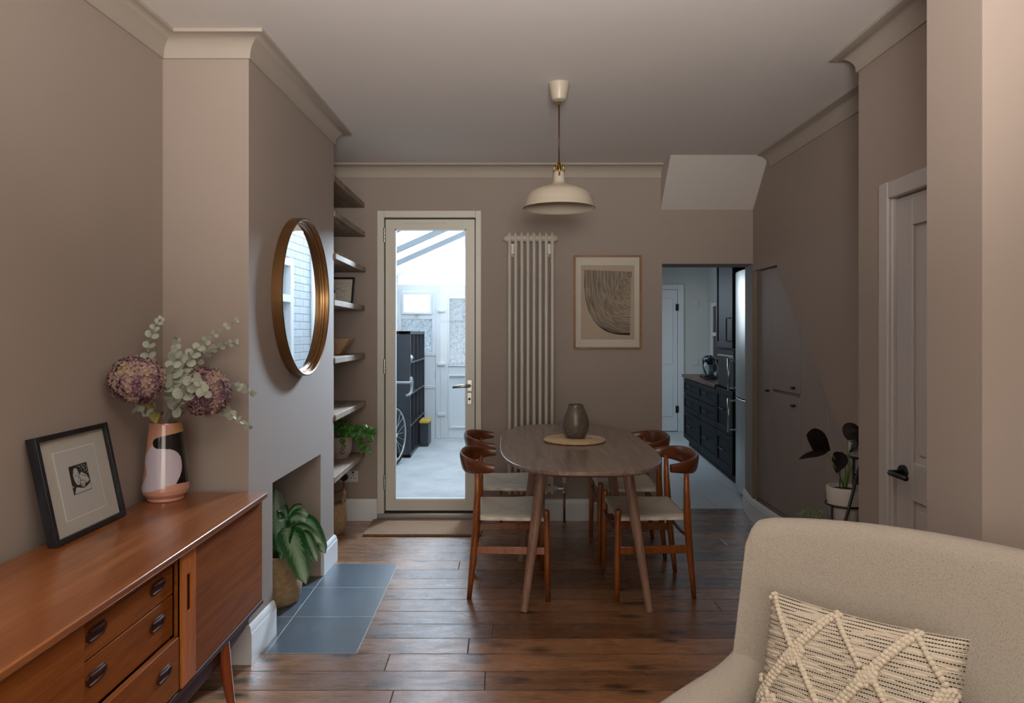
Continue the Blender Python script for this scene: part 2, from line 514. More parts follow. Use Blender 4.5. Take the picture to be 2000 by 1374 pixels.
M['vpink'] = pm('pink_glaze', '#c08a76', '#c9937f', 8, .16, .01, coat=.3)
M['vblack'] = pm('black_glaze', '#141311', '#1c1a18', 20, .16, .01, coat=.3)
M['vochre'] = pm('ochre_glaze', '#b98a5e', '#c09266', 10, .16, .01, coat=.3)
M['vlilac'] = pm('lilac_glaze', '#b9b2c4', '#cdbfc2', 6, .16, .01, coat=.3, stretch=(6, 6, .6))
M['stoneware'] = pm('speckled_stoneware', '#2c2620', '#7d7162', 95, .28, .1)
M['potpink'] = pm('blush_pot', '#a8988e', '#b2a298', 20, .6, .02)
M['whitepot'] = pm('white_marbled_pot', '#b9b4ac', '#cbc6be', 6, .6, .05)
M['terracotta'] = pm('terracotta_cup', '#8c5f45', '#9c6e52', 12, .7, .05)
M['soil'] = pm('soil', '#241912', '#36271c', 60, .95, .6)
M['raffia'] = pm('dried_raffia', '#8f7a60', '#b8a488', 50, .9, .2)
M['redcord'] = pm('red_fabric_flex', '#8a3a34', '#a04a42', 60, .7, .1)
M['plugwhite'] = pm('white_socket_plastic', '#c9c9c8', '#d2d2d0', 8, .35, .01)
M['euca'] = pm('eucalyptus_leaf', '#9aa091', '#b6baa9', 14, .7, .05)
M['eucastem'] = pm('eucalyptus_stem', '#8d8a83', '#a8a49b', 30, .7, .05)
M['olive'] = pm('dry_olive_leaf', '#6f6a35', '#8b8444', 16, .75, .1)
M['stemgreen'] = pm('green_stem', '#4f6a2c', '#6b8a3c', 20, .6, .05)
M['yellow'] = pm('yellow_plastic', '#c9a43a', '#d4b048', 10, .4, .02)
M['ivy'] = pm('ivy_leaf', '#2f6a24', '#5f9a3c', 9, .42, .05)
M['darkleaf'] = pm('dark_maroon_leaf', '#120b0b', '#201212', 9, .6, .05, spec=.25)
M['small_green'] = pm('young_leaf', '#557a38', '#78984e', 12, .5, .05)

def hydrangea_mat():
    m, nt, p = nodes_of('dried_hydrangea_petals')
    v = coords(nt)
    a = noise_tex(nt, v, 22, 3)
    b = noise_tex(nt, v, 150, 2)
    r = ramp(nt, [(.36, lin('#4b3340')), (.46, lin('#856270')), (.55, lin('#ad9182')), (.68, lin('#9c9068'))])
    nt.links.new(math_n(nt, 'ADD', math_n(nt, 'MULTIPLY', a, .55), math_n(nt, 'MULTIPLY', b, .45)), r.inputs[0])
    nt.links.new(r.outputs[0], p.inputs['Base Color'])
    p.inputs['Roughness'].default_value = .85
    return m
M['hyd'] = hydrangea_mat()

def agla_mat():
    m, nt, p = nodes_of('variegated_leaf')
    tc = nt.nodes.new('ShaderNodeTexCoord')
    sp = nt.nodes.new('ShaderNodeSeparateXYZ')
    nt.links.new(tc.outputs['UV'], sp.inputs[0])
    d = math_n(nt, 'ABSOLUTE', math_n(nt, 'SUBTRACT', sp.outputs['X'], .5))
    mp = nt.nodes.new('ShaderNodeCombineXYZ')
    nt.links.new(math_n(nt, 'MULTIPLY', d, 3), mp.inputs[0])
    nt.links.new(math_n(nt, 'MULTIPLY', math_n(nt, 'SUBTRACT', sp.outputs['Y'], math_n(nt, 'MULTIPLY', d, .5)), 22), mp.inputs[1])
    n = noise_tex(nt, mp.outputs[0], 1.0, 3, .6)
    f = math_n(nt, 'ADD', math_n(nt, 'MULTIPLY', d, 1.7), math_n(nt, 'MULTIPLY', math_n(nt, 'SUBTRACT', n, .5), .9))
    r = ramp(nt, [(.22, lin('#7f9a7c')), (.42, lin('#547a50')), (.55, lin('#17401c')), (.8, lin('#1f5a22'))])
    nt.links.new(f, r.inputs[0])
    rib = math_n(nt, 'LESS_THAN', d, .018)
    nt.links.new(mixc(nt, math_n(nt, 'MULTIPLY', rib, .6), r.outputs[0], lin('#93ab8c')), p.inputs['Base Color'])
    p.inputs['Roughness'].default_value = .33
    return m
M['agla'] = agla_mat()

# ------------------------------------------------------------------ mesh helpers
def nb():
    return bmesh.new()

def box(bm, x0, x1, y0, y1, z0, z1):
    v = [bm.verts.new((x, y, z)) for x in (x0, x1) for y in (y0, y1) for z in (z0, z1)]
    for f in ((0, 1, 3, 2), (4, 6, 7, 5), (0, 4, 5, 1), (2, 3, 7, 6), (0, 2, 6, 4), (1, 5, 7, 3)):
        bm.faces.new([v[i] for i in f])
    return bm

def prism(bm, poly, axis, a, b):
    """poly: list of 2D points; extruded along axis from a to b. axis 'z': (x,y), 'x': (y,z), 'y': (x,z)"""
    def mk(p, t):
        return {'z': (p[0], p[1], t), 'x': (t, p[0], p[1]), 'y': (p[0], t, p[1])}[axis]
    A = [bm.verts.new(mk(p, a)) for p in poly]
    B = [bm.verts.new(mk(p, b)) for p in poly]
    n = len(poly)
    bm.faces.new(A)
    bm.faces.new(B[::-1])
    for i in range(n):
        bm.faces.new((A[i], B[i], B[(i + 1) % n], A[(i + 1) % n]))
    return bm

def tube(bm, pts, r, seg=10, cap=True, closed=False):
    pts = [Vector(p) for p in pts]
    n = len(pts)
    rs = r if isinstance(r, (list, tuple)) else [r] * n
    rings = []
    up = None
    for i, p in enumerate(pts):
        if closed:
            t = (pts[(i + 1) % n] - pts[i - 1]).normalized()
        else:
            t = (pts[min(i + 1, n - 1)] - pts[max(i - 1, 0)]).normalized()
        if up is None:
            up = Vector((0, 0, 1)) if abs(t.z) < .9 else Vector((1, 0, 0))
        a = (up - t * up.dot(t)).normalized()
        up = a
        b = t.cross(a)
        rings.append([bm.verts.new(p + (a * cos(2 * pi * k / seg) + b * sin(2 * pi * k / seg)) * rs[i]) for k in range(seg)])
    m = n if closed else n - 1
    for i in range(m):
        A, B = rings[i], rings[(i + 1) % n]
        for k in range(seg):
            bm.faces.new((A[k], A[(k + 1) % seg], B[(k + 1) % seg], B[k]))
    if cap and not closed:
        bm.faces.new(rings[0][::-1])
        bm.faces.new(rings[-1])
    return bm

def lathe(bm, prof, c=(0, 0, 0), seg=40, axis='z', got=None):
    """prof: (radius, height) list; closed solid if its ends have radius 0"""
    c = Vector(c)
    rings = []
    for r, h in prof:
        if r < 1e-6:
            p = Vector((0, 0, h)) if axis == 'z' else (Vector((h, 0, 0)) if axis == 'x' else Vector((0, h, 0)))
            rings.append([bm.verts.new(c + p)])
        else:
            ring = []
            for k in range(seg):
                a = 2 * pi * k / seg
                if axis == 'z':
                    p = Vector((r * cos(a), r * sin(a), h))
                elif axis == 'x':
                    p = Vector((h, r * cos(a), r * sin(a)))
                else:
                    p = Vector((r * cos(a), h, r * sin(a)))
                ring.append(bm.verts.new(c + p))
            rings.append(ring)
    if got is not None:
        for ring in rings:
            got.extend(ring)
    for A, B in zip(rings, rings[1:]):
        for k in range(seg):
            q = [A[k % len(A)], A[(k + 1) % seg % len(A)], B[(k + 1) % seg % len(B)], B[k % len(B)]]
            u = []
            for x in q:
                if x not in u:
                    u.append(x)
            if len(u) > 2:
                bm.faces.new(u)
    return bm

def ball(bm, c, r, seg=12, rings=8, sq=(1, 1, 1), mat=0):
    prof = [(r * sin(pi * i / rings), -r * cos(pi * i / rings)) for i in range(rings + 1)]
    prof[0] = (0, -r)
    prof[-1] = (0, r)
    got = []
    lathe(bm, prof, (0, 0, 0), seg, got=got)
    for v in got:
        v.co = Vector((v.co.x * sq[0], v.co.y * sq[1], v.co.z * sq[2])) + Vector(c)
    if mat:
        for f in {f for v in got for f in v.link_faces}:
            f.material_index = mat
    return bm

def leaf(bm, p0, p1, p2, width, side=None, nl=8, nw=4, fold=.15, wavy=0, shape=1.0, thick=0, tipw=0.0, peak=.45):
    """leaf blade along a quadratic curve p0-p1-p2"""
    uv = bm.loops.layers.uv.verify()
    p0, p1, p2 = Vector(p0), Vector(p1), Vector(p2)
    grid = []
    for i in range(nl + 1):
        t = i / nl
        p = p0 * (1 - t) ** 2 + p1 * 2 * t * (1 - t) + p2 * t * t
        d = ((p1 - p0) * (1 - t) + (p2 - p1) * t).normalized()
        s = side.copy() if side is not None else Vector((0, 0, 1)).cross(d)
        s = (s - d * s.dot(d))
        if s.length < 1e-3:
            s = Vector((1, 0, 0)) - d * d.x
        s.normalize()
        nrm = d.cross(s)
        e = math.log(.5) / math.log(peak)
        wv = width * .5 * max(sin(pi * min(max(t ** e, 0), 1)), 0) ** shape
        wv = max(wv, tipw if t < 1 else 0.0002)
        row = []
        for j in range(nw + 1):
            u = j / nw * 2 - 1
            q = p + s * (u * wv) - nrm * (abs(u) * -fold * wv) + nrm * (wavy * sin(t * 9 + u * 2) * wv)
            row.append((bm.verts.new(q), (j / nw, t)))
        grid.append(row)
    for i in range(nl):
        for j in range(nw):
            q = [grid[i][j], grid[i][j + 1], grid[i + 1][j + 1], grid[i + 1][j]]
            f = bm.faces.new([x[0] for x in q])
            for l, x in zip(f.loops, q):
                l[uv].uv = x[1]
    return bm

def disc_leaf(bm, c, nrm, along, rx, ry, seg=10, cup=.15):
    nrm = Vector(nrm).normalized()
    a = Vector(along)
    a = (a - nrm * a.dot(nrm)).normalized()
    b = nrm.cross(a)
    c = Vector(c)
    ctr = bm.verts.new(c - nrm * cup * rx)
    ring = []
    for k in range(seg):
        t = 2 * pi * k / seg
        ring.append(bm.verts.new(c + a * (rx * cos(t)) + b * (ry * sin(t))))
    for k in range(seg):
        bm.faces.new((ctr, ring[k], ring[(k + 1) % seg]))

def sweep(bm, path, prof, close_ends=True):
    """profile (offset to the right of travel, z) swept along a 2D path with mitres"""
    pts = [Vector((p[0], p[1])) for p in path]
    n = len(pts)
    rows = []
    for i, p in enumerate(pts):
        def rt(a, b):
            d = (b - a).normalized()
            return Vector((d.y, -d.x))
        if i == 0:
            o = rt(pts[0], pts[1])
        elif i == n - 1:
            o = rt(pts[-2], pts[-1])
        else:
            r1, r2 = rt(pts[i - 1], p), rt(p, pts[i + 1])
            o = (r1 + r2)
            o = o / max(o.length_squared / 2, .05) if o.length > 1e-6 else r1
        rows.append([bm.verts.new((p.x + o.x * d, p.y + o.y * d, z)) for d, z in prof])
    k = len(prof)
    for A, B in zip(rows, rows[1:]):
        for j in range(k):
            bm.faces.new((A[j], A[(j + 1) % k], B[(j + 1) % k], B[j]))
    if close_ends:
        bm.faces.new(rows[0])
        bm.faces.new(rows[-1][::-1])
    return bm

ROOT = {}
def root_matrix(o):
    while o.parent is not None:
        o = o.parent
    return ROOT.get(o.name, Matrix.Identity(4))

def obj(name, bm, mat, parent=None, smooth=False, bevel=0, bseg=2, subsurf=0, local=False, auto=None):
    bmesh.ops.recalc_face_normals(bm, faces=bm.faces)
    me = bpy.data.meshes.new(name)
    bm.to_mesh(me)
    bm.free()
    mats = mat if isinstance(mat, list) else [mat]
    for x in mats:
        me.materials.append(x)
    if parent is not None and not local:
        me.transform(root_matrix(parent).inverted())
    o = bpy.data.objects.new(name, me)
    COL.objects.link(o)
    if parent is not None:
        o.parent = parent
    if bevel:
        b = o.modifiers.new('edge', 'BEVEL')
        b.width = bevel
        b.segments = bseg
        b.limit_method = 'ANGLE'
        b.angle_limit = R(40)
    if subsurf:
        s = o.modifiers.new('round', 'SUBSURF')
        s.levels = s.render_levels = subsurf
    if smooth or bevel:
        for p in me.polygons:
            p.use_smooth = True
        if auto is not None or (bevel and not smooth):
            try:
                me.set_sharp_from_angle(angle=R(auto or 50))
            except Exception:
                pass
    return o

def tag(o, label=None, cat=None, group=None, kind=None):
    if label: o['label'] = label
    if cat: o['category'] = cat
    if group: o['group'] = group
    if kind: o['kind'] = kind
    return o

def thing(name, label, cat, loc=(0, 0, 0), rotz=0, group=None, kind=None):
    o = bpy.data.objects.new(name, None)
    o.empty_display_size = .05
    COL.objects.link(o)
    o.location = loc
    o.rotation_euler = (0, 0, rotz)
    ROOT[o.name] = Matrix.Translation(loc) @ Matrix.Rotation(rotz, 4, 'Z')
    return tag(o, label, cat, group, kind)

def struct(name, bm, mat, label=None, cat=None, **kw):
    o = obj(name, bm, mat, **kw)
    return tag(o, label or name.replace('_', ' ') + ' of the dining room', cat or name.split('_')[0], None, 'structure')

def sroot(name, label, cat, loc=(0, 0, 0), rotz=0):
    return thing(name, label, cat, loc, rotz, None, 'structure')

def dup(root, loc, rotz, label=None, group=None):
    r = root.copy()
    COL.objects.link(r)
    r.location = loc
    r.rotation_euler = (0, 0, rotz)
    ROOT[r.name] = Matrix.Translation(loc) @ Matrix.Rotation(rotz, 4, 'Z')
    if label: r['label'] = label
    if group: r['group'] = group
    for ch in list(root.children):
        c = ch.copy()
        COL.objects.link(c)
        c.parent = r
        for g in list(ch.children):
            d = g.copy()
            COL.objects.link(d)
            d.parent = c
    return r

# ================================================================== ROOM SHELL
CEIL = 2.49
YB = 5.03          # face of the back wall
XR = 1.745         # right wall
XS = 1.478         # stepped-in right wall with the door
def xl(y):         # left wall, very slightly out of square
    return -1.358 - (2.85 - y) * .038
def xc(y):         # chimney breast face
    return -1.016 + (y - 2.85) * .0258

struct('floor', box(nb(), -1.7, 1.95, -2.8, 5.36, -.06, 0), M['floor'], 'worn stained pine floorboards running across the dining room', 'floor')
struct('ceiling', box(nb(), -1.75, 2.0, -2.8, 5.06, CEIL, CEIL + .1), M['ceil'], 'plain pale ceiling above the dining room', 'ceiling')
struct('wall_left', prism(nb(), [(xl(-2.8), -2.8), (xl(5.3), 5.3), (-1.75, 5.3), (-1.75, -2.8)], 'z', -.05, CEIL + .05), M['wall'],
       'taupe wall behind the sideboard', 'wall')

bm = nb()
yo0, yo1, zo = 3.12, 3.863, .66
def cb(y0, y1, z0, z1, xback=-1.40):
    prism(bm, [(xc(y0), y0), (xc(y1), y1), (xback, y1), (xback, y0)], 'z', z0, z1)
cb(2.85, yo0, -.02, CEIL + .02)
cb(yo1, 4.13, -.02, CEIL + .02)
cb(yo0, yo1, zo, CEIL + .02)
cb2 = prism(bm, [(-1.335, yo0), (-1.335, yo1), (-1.40, yo1), (-1.40, yo0)], 'z', -.02, zo)
struct('wall_chimney_breast', bm, M['wall'], 'taupe chimney breast with a square fireplace opening', 'wall')

bm = nb()
DX0, DX1, DZ = -.891, -.162, 2.172
box(bm, -1.6, DX0, YB, 5.30, -.02, CEIL + .05)
box(bm, DX0, DX1, YB, 5.30, DZ, CEIL + .05)
box(bm, DX1, 1.107, YB, 5.30, -.02, CEIL + .05)
box(bm, 1.107, 2.0, YB, 5.30, 1.80, CEIL + .05)
struct('wall_back', bm, M['wall'], 'taupe back wall with the garden door and the kitchen opening', 'wall')

# sloping underside of the stairs above the kitchen opening
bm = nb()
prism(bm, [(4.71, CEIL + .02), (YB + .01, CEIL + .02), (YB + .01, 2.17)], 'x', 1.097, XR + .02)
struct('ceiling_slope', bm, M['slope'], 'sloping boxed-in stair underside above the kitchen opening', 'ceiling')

# right wall with the raking opening of the under-stairs cupboard
bm = nb()
prism(bm, [(2.6, -.02), (3.0, -.02), (4.593, 1.75), (5.04, 1.75), (5.04, 2.54), (2.6, 2.54)], 'x', XR, 1.95)
prism(bm, [(XR, 5.04), (1.80, 5.36), (1.95, 5.36), (1.95, 5.04)], 'z', -.02, 2.3)
struct('wall_right', bm, M['wall'], 'taupe right wall above the under-stairs cupboard', 'wall')
bm = nb()
DY0, DY1, DRZ = 2.02, 2.745, 1.835   # right door opening
prism(bm, [(XS, 2.99), (1.76, 2.99), (1.76, DY1 + .0), (XS, DY1)], 'z', -.02, CEIL + .02)
prism(bm, [(XS, DY1), (1.76, DY1), (1.76, DY0), (XS, DY0)], 'z', DRZ, CEIL + .02)
prism(bm, [(XS, DY0), (1.76, DY0), (1.76, -2.8), (XS, -2.8)], 'z', -.02, CEIL + .02)
struct('wall_side', bm, M['wall'], 'stepped-in taupe wall holding the white panelled door', 'wall')
struct('wall_nib', box(nb(), 1.12, XS + .01, 1.68, 1.90, -.02, CEIL + .02), M['wall'], 'taupe wall nib between the two rooms at the right', 'wall')

# front wall with bay window (behind the camera)
bm = nb()
box(bm, -1.75, -1.2, -2.8, -2.6, -.02, CEIL + .05)
box(bm, 1.0, 1.76, -2.8, -2.6, -.02, CEIL + .05)
box(bm, -1.2, 1.0, -2.8, -2.6, -.02, .72)
box(bm, -1.2, 1.0, -2.8, -2.6, 2.3, CEIL + .05)
struct('wall_front', bm, M['wall'], 'front wall with the street window', 'wall')
struct('wall_sky_blocker', box(nb(), -4, 4, -4.6, -4.4, -1, 5), M['slatewall'], 'added unseen slab that blocks sky light from the street window', 'wall')  # unseen, added to keep the cool sky out of the front window
wf = sroot('window_1', 'white sash window to the street', 'window', (-.1, -2.7, .72))
bm = nb()
for x in (-1.2, -.5, .25, .95):
    box(bm, x, x + .05, -2.74, -2.68, .72, 2.3)
for z in (.72, 1.5, 2.25):
    box(bm, -1.2, 1.0, -2.735, -2.685, z, z + .05)
obj('frame', bm, M['trim'], wf)
obj('pane', box(nb(), -1.2, 1.0, -2.715, -2.709, .74, 2.28), M['glass'], wf)

# cornice
CP = [(-.01, 2.402), (.008, 2.402)]
for i in range(9):
    a = pi / 2 * i / 8
    CP.append((.076 - .068 * cos(a), 2.409 + .068 * sin(a)))
CP += [(.084, 2.477), (.084, 2.495), (-.01, 2.495)]
bm = nb()
sweep(bm, [(xl(-2.5), -2.5), (xl(2.85), 2.85), (xc(2.85), 2.85), (xc(4.13), 4.13), (xl(4.13), 4.13), (xl(YB), YB), (1.097, YB)], CP)
struct('trim_1', bm, M['cornice'], 'white coved cornice along the left and back walls', 'cornice', smooth=True, auto=35)
bm = nb()
sweep(bm, [(XR, 4.70), (XR, 2.99), (XS, 2.99), (XS, -2.5)], CP)
struct('trim_2', bm, M['cornice'], 'white coved cornice along the right wall', 'cornice', smooth=True, auto=35)

# skirting boards
SP = [(-.005, 0), (.018, 0), (.018, .118), (.0145, .124), (.0145, .130), (.011, .142), (.005, .15), (-.005, .15)]
def skirt(name, paths, label):
    bm = nb()
    for p in paths:
        sweep(bm, p, SP)
    return struct(name, bm, M['trim'], label, 'skirting', smooth=True, auto=30)
skirt('baseboard_left', [[(xl(-2.5), -2.5), (xl(2.85), 2.85), (xc(2.85), 2.85), (xc(yo0), yo0)],
                         [(xc(yo1 + .004), yo1 + .004), (xc(4.13), 4.13), (xl(4.13), 4.13), (xl(5.0), 5.0)]],
      'white moulded skirting around the chimney breast')
skirt('baseboard_back', [[(xl(5.0) + .019, YB), (DX0, YB)], [(DX1, YB), (1.107, YB)]], 'white moulded skirting along the back wall')
skirt('baseboard_right', [[(1.80, 5.36), (XR, 5.04), (XR, 3.0)]], 'white moulded skirting below the under-stairs cupboard')

# hearth
struct('hearth', prism(nb(), [(-.604, 2.93), (-.604, 4.075), (xc(4.0) + .02, 4.075), (xc(yo1) + .0, yo1), (-1.335, yo1), (-1.335, yo0), (xc(yo0), yo0), (xc(3.1) + .02, 2.93)], 'z', -.01, .0015),
       M['slate'], 'dark slate tiled hearth in front of the chimney breast', 'hearth')

# ================================================================== GARDEN DOOR
door = sroot('door_1', 'cream framed glazed door to the garden lean-to', 'door', (-.527, YB, 0))
bm = nb()
fy0, fy1 = YB - .012, 5.11
box(bm, DX0, DX0 + .048, fy0, fy1, 0, DZ)
box(bm, DX1 - .04, DX1, fy0, fy1, 0, DZ)
box(bm, DX0 + .048, DX1 - .04, fy0, fy1, DZ - .048, DZ)
obj('door_frame', bm, M['cream'], door, bevel=.003)
obj('threshold', box(nb(), DX0, DX1, YB - .015, 5.2, 0, .05), M['steel'], door, bevel=.004)
bm = nb()
gx0, gx1 = DX0 + .047, DX1 - .039
box(bm, gx0, gx0 + .012, YB + .035, 5.10, .05, DZ - .05)
box(bm, gx1 - .012, gx1, YB + .035, 5.10, .05, DZ - .05)
box(bm, gx0, gx1, YB + .035, 5.10, DZ - .062, DZ - .047)
box(bm, gx0, gx1, YB + .035, 5.10, .05, .066)
obj('gasket', bm, M['rubber'], door)
bm = nb()
lx0, lx1, lz0, lz1 = gx0 + .008, gx1 - .008, .064, DZ - .058
px0, px1, pz0, pz1 = -.772, -.269, .139, 2.046
ly0, ly1 = YB + .015, YB + .07
box(bm, lx0, px0, ly0, ly1, lz0, lz1)
box(bm, px1, lx1, ly0, ly1, lz0, lz1)
box(bm, px0, px1, ly0, ly1, pz1, lz1)
box(bm, px0, px1, ly0, ly1, lz0, pz0)
leafo = obj('door_leaf', bm, M['cream'], door)
bm = nb()
for a in ((px0, px0 + .008, pz0, pz1), (px1 - .008, px1, pz0, pz1), (px0, px1, pz0, pz0 + .008), (px0, px1, pz1 - .008, pz1)):
    box(bm, a[0], a[1], ly0 + .008, ly0 + .03, a[2], a[3])
obj('glazing_bead', bm, M['upvc'], door)
obj('pane', box(nb(), px0, px1, YB + .045, YB + .05, pz0, pz1), M['glass'], door)
obj('trickle_vent', box(nb(), -.71, -.41, ly0 - .006, ly0 + .002, 2.082, 2.094), M['cream'], door, bevel=.002)
for z in (2.0, 1.08, .27):
    bm = nb()
    for k in range(4):
        tube(bm, [(gx0 + .004, YB - .008, z - .05 + k * .026), (gx0 + .004, YB - .008, z - .027 + k * .026)], .0095, 10)
    obj('hinge', bm, M['steel'], door, smooth=True, auto=40)
h = obj('handle', tube(nb(), [(-.243, ly0, .945), (-.243, ly0 - .045, .945), (-.25, ly0 - .052, .945), (-.30, ly0 - .052, .942), (-.36, ly0 - .05, .935)], [.011, .011, .012, .012, .011], 10), M['steel'], door, smooth=True)
bm = nb(); box(bm, -.262, -.226, ly0 - .008, ly0 + .001, .905, .985)
obj('backplate', bm, M['steel'], h, bevel=.003)
bm = nb(); box(bm, -.262, -.228, ly0 - .008, ly0 + .001, .81, .895)
lk = obj('lock_plate', bm, M['steel'], door, bevel=.003)
obj('keyhole', lathe(nb(), [(0, -.004), (.009, -.004), (.009, .003), (0, .003)], (-.245, ly0 - .007, .85), 14, 'y'), M['black'], lk)

# doormat
mat_ = obj('doormat', box(nb(), -.915, -.15, 4.62, 5.0, 0, .016), M['coir'], bevel=.004)
tag(mat_, 'rectangular brown coir doormat on the boards at the garden door', 'doormat')

# ================================================================== LEAN-TO CONSERVATORY
FY = 9.0
XLW, XRW = -1.39, .20
struct('floor_lean_to', box(nb(), -1.6, .9, 5.30, 9.3, -.06, 0), M['concrete'], 'pale concrete floor of the lean-to', 'floor')
def rz(x):
    return 2.12 + .44 * (x + 1.35)
bm = nb()
box(bm, XLW - .08, XLW, 5.3, FY + .1, 0, 1.1)
struct('wall_lean_to_left', bm, M['lean'], 'low white side wall of the lean-to', 'wall')
wl = sroot('window_2', 'glazed side of the lean-to above the low wall', 'window', (XLW, 7, 1.1))
bm = nb()
for y in (5.3, 6.2, 7.1, 8.0, 8.95):
    box(bm, XLW - .06, XLW, y, y + .06, 1.1, 2.12)
box(bm, XLW - .06, XLW, 5.3, FY, 1.1, 1.16)
box(bm, XLW - .06, XLW + .02, 5.3, FY, 2.05, 2.12)
obj('frame', bm, M['lean'], wl)
obj('pane', box(nb(), XLW - .035, XLW - .03, 5.3, FY, 1.12, 2.1), M['frost'], wl)
# right: white painted brick wall of the house with a window
bm = nb()
wy0, wy1, wz0, wz1 = 5.75, 6.72, .75, 2.02
box(bm, XRW, XRW + .22, 5.3, wy0, 0, 3.1)
box(bm, XRW, XRW + .22, wy1, FY + .1, 0, 3.1)
box(bm, XRW, XRW + .22, wy0, wy1, 0, wz0)
box(bm, XRW, XRW + .22, wy0, wy1, wz1, 3.1)
struct('wall_lean_to_right', bm, M['brick'], 'white painted brick house wall inside the lean-to', 'wall')
w3 = sroot('window_3', 'white framed window in the painted brick wall', 'window', (XRW, 6.2, wz0))
bm = nb()
for y in (wy0, wy0 + .44, wy1 - .08):
    box(bm, XRW - .02, XRW + .08, y, y + .08, wz0, wz1)
for z in (wz0, wz1 - .08, 1.6):
    box(bm, XRW - .015, XRW + .075, wy0, wy1, z, z + .07)
obj('frame', bm, M['lean'], w3, bevel=.006)
obj('pane', box(nb(), XRW + .03, XRW + .035, wy0, wy1, wz0, wz1), M['glass'], w3)
# daylight beyond that window: small pale yard wall
struct('wall_yard', box(nb(), .75, .85, 5.3, 9.1, 0, 3.1), M['slatewall'], 'pale inner yard wall behind the brick wall window', 'wall')
tag(obj('downpipe', tube(nb(), [(XRW - .03, 7.25, .02), (XRW - .03, 7.25, 2.6)], .022, 12), M['lean'], smooth=True), 'slim white pipe running up the painted brick wall', 'pipe')

# far end wall of the lean-to
w4 = sroot('window_4', 'white plastic window at the far end of the lean-to', 'window', (-1.08, FY, 1.04))
bm = nb()
def fr(x0, x1, z0, z1, t=.045, d=.06):
    box(bm, x0, x0 + t, FY - d / 2, FY + d / 2, z0, z1)
    box(bm, x1 - t, x1, FY - d / 2, FY + d / 2, z0, z1)
    box(bm, x0 + t, x1 - t, FY - d / 2, FY + d / 2, z1 - t, z1)
    box(bm, x0 + t, x1 - t, FY - d / 2, FY + d / 2, z0, z0 + t)
fr(-1.33, -.86, 1.03, 1.86)
fr(-1.285, -.90, 1.55, 1.83, .03, .09)
box(bm, -1.29, -.90, FY - .03, FY + .03, 1.49, 1.56)
obj('frame', bm, M['lean'], w4, bevel=.004)
obj('pane', box(nb(), -1.26, -.925, FY - .004, FY + .004, 1.575, 1.805), M['glass'], w4)
obj('pane', box(nb(), -1.285, -.905, FY - .004, FY + .004, 1.07, 1.50), M['frost'], w4)
obj('catch', box(nb(), -1.12, -1.07, FY - .07, FY - .045, 1.545, 1.56), M['steel'], w4)
bm = nb()
box(bm, -1.40, .25, FY - .02, FY + .04, 1.86, 1.925)
box(bm, -1.40, -1.33, FY - .04, FY + .04, 0, 2.13)
box(bm, -.86, -.80, FY - .03, FY + .05, 0, 1.86)
box(bm, -.06, .25, FY - .03, FY + .05, 0, 1.87)
prism(bm, [(-1.40, rz(-1.40) - .10), (.25, rz(.25) - .10), (.25, rz(.25) + .02), (-1.40, rz(-1.40) + .02)], 'y', FY - .07, FY + .05)
box(bm, -1.33, -.86, FY - .02, FY + .04, .0, 1.03)
box(bm, -1.33, -.86, FY - .03, FY - .015, .62, .66)
struct('wall_lean_to_end', bm, M['lean'], 'white panelled end frame of the lean-to', 'wall', bevel=.004)
w5 = sroot('window_5', 'triangular gable pane above the end frame', 'window', (-.5, FY, 1.93))
obj('pane', prism(nb(), [(-1.33, 1.92), (.2, 1.92), (.2, rz(.2) - .08), (-1.33, rz(-1.33) - .08)], 'y', FY - .003, FY + .003), M['glass'], w5)
d3 = sroot('door_2', 'white plastic half-glazed back door of the lean-to', 'door', (-.43, FY, 0))
bm = nb()
def fr2(x0, x1, z0, z1, t, y0, y1):
    box(bm, x0, x0 + t, y0, y1, z0, z1)
    box(bm, x1 - t, x1, y0, y1, z0, z1)
    box(bm, x0 + t, x1 - t, y0, y1, z1 - t, z1)
    box(bm, x0 + t, x1 - t, y0, y1, z0, z0 + t)
fr2(-.80, -.06, 0, 1.86, .10, FY - .03, FY + .03)
box(bm, -.70, -.16, FY - .03, FY + .03, .79, .905)
box(bm, -.70, -.16, FY - .03, FY + .03, .09, .14)
fr2(-.705, -.155, .90, 1.765, .02, FY - .045, FY + .03)
fr2(-.705, -.155, .125, .795, .02, FY - .045, FY + .03)
obj('leaf', bm, M['lean'], d3, bevel=.004)
obj('pane', box(nb(), -.69, -.17, FY - .004, FY + .004, .9, 1.75), M['frost'], d3)
obj('panel', box(nb(), -.69, -.17, FY - .01, FY + .01, .13, .79), M['lean'], d3)
for z in (1.60, .93, .30):
    obj('hinge', box(nb(), -.835, -.74, FY - .055, FY - .02, z - .02, z + .02), M['lean'], d3, bevel=.006)
# glass roof
bm = nb()
for y in (5.32, 6.45, 7.5, 8.35):
    prism(bm, [(-1.42, rz(-1.42) - .06), (.22, rz(.22) - .06), (.22, rz(.22) + .0), (-1.42, rz(-1.42) + .0)], 'y', y, y + .06)
rf = sroot('ceiling_lean_to', 'white rafters and clear sheets of the lean-to roof', 'roof', (-.6, 7, 2.4))
obj('rafters', bm, M['rafter'], rf)
obj('pane', prism(nb(), [(-1.44, rz(-1.44) + .006), (.2, rz(.2) + .006), (.2, rz(.2) + .012), (-1.44, rz(-1.44) + .012)], 'y', 5.3, FY + .12), M['glass'], rf)

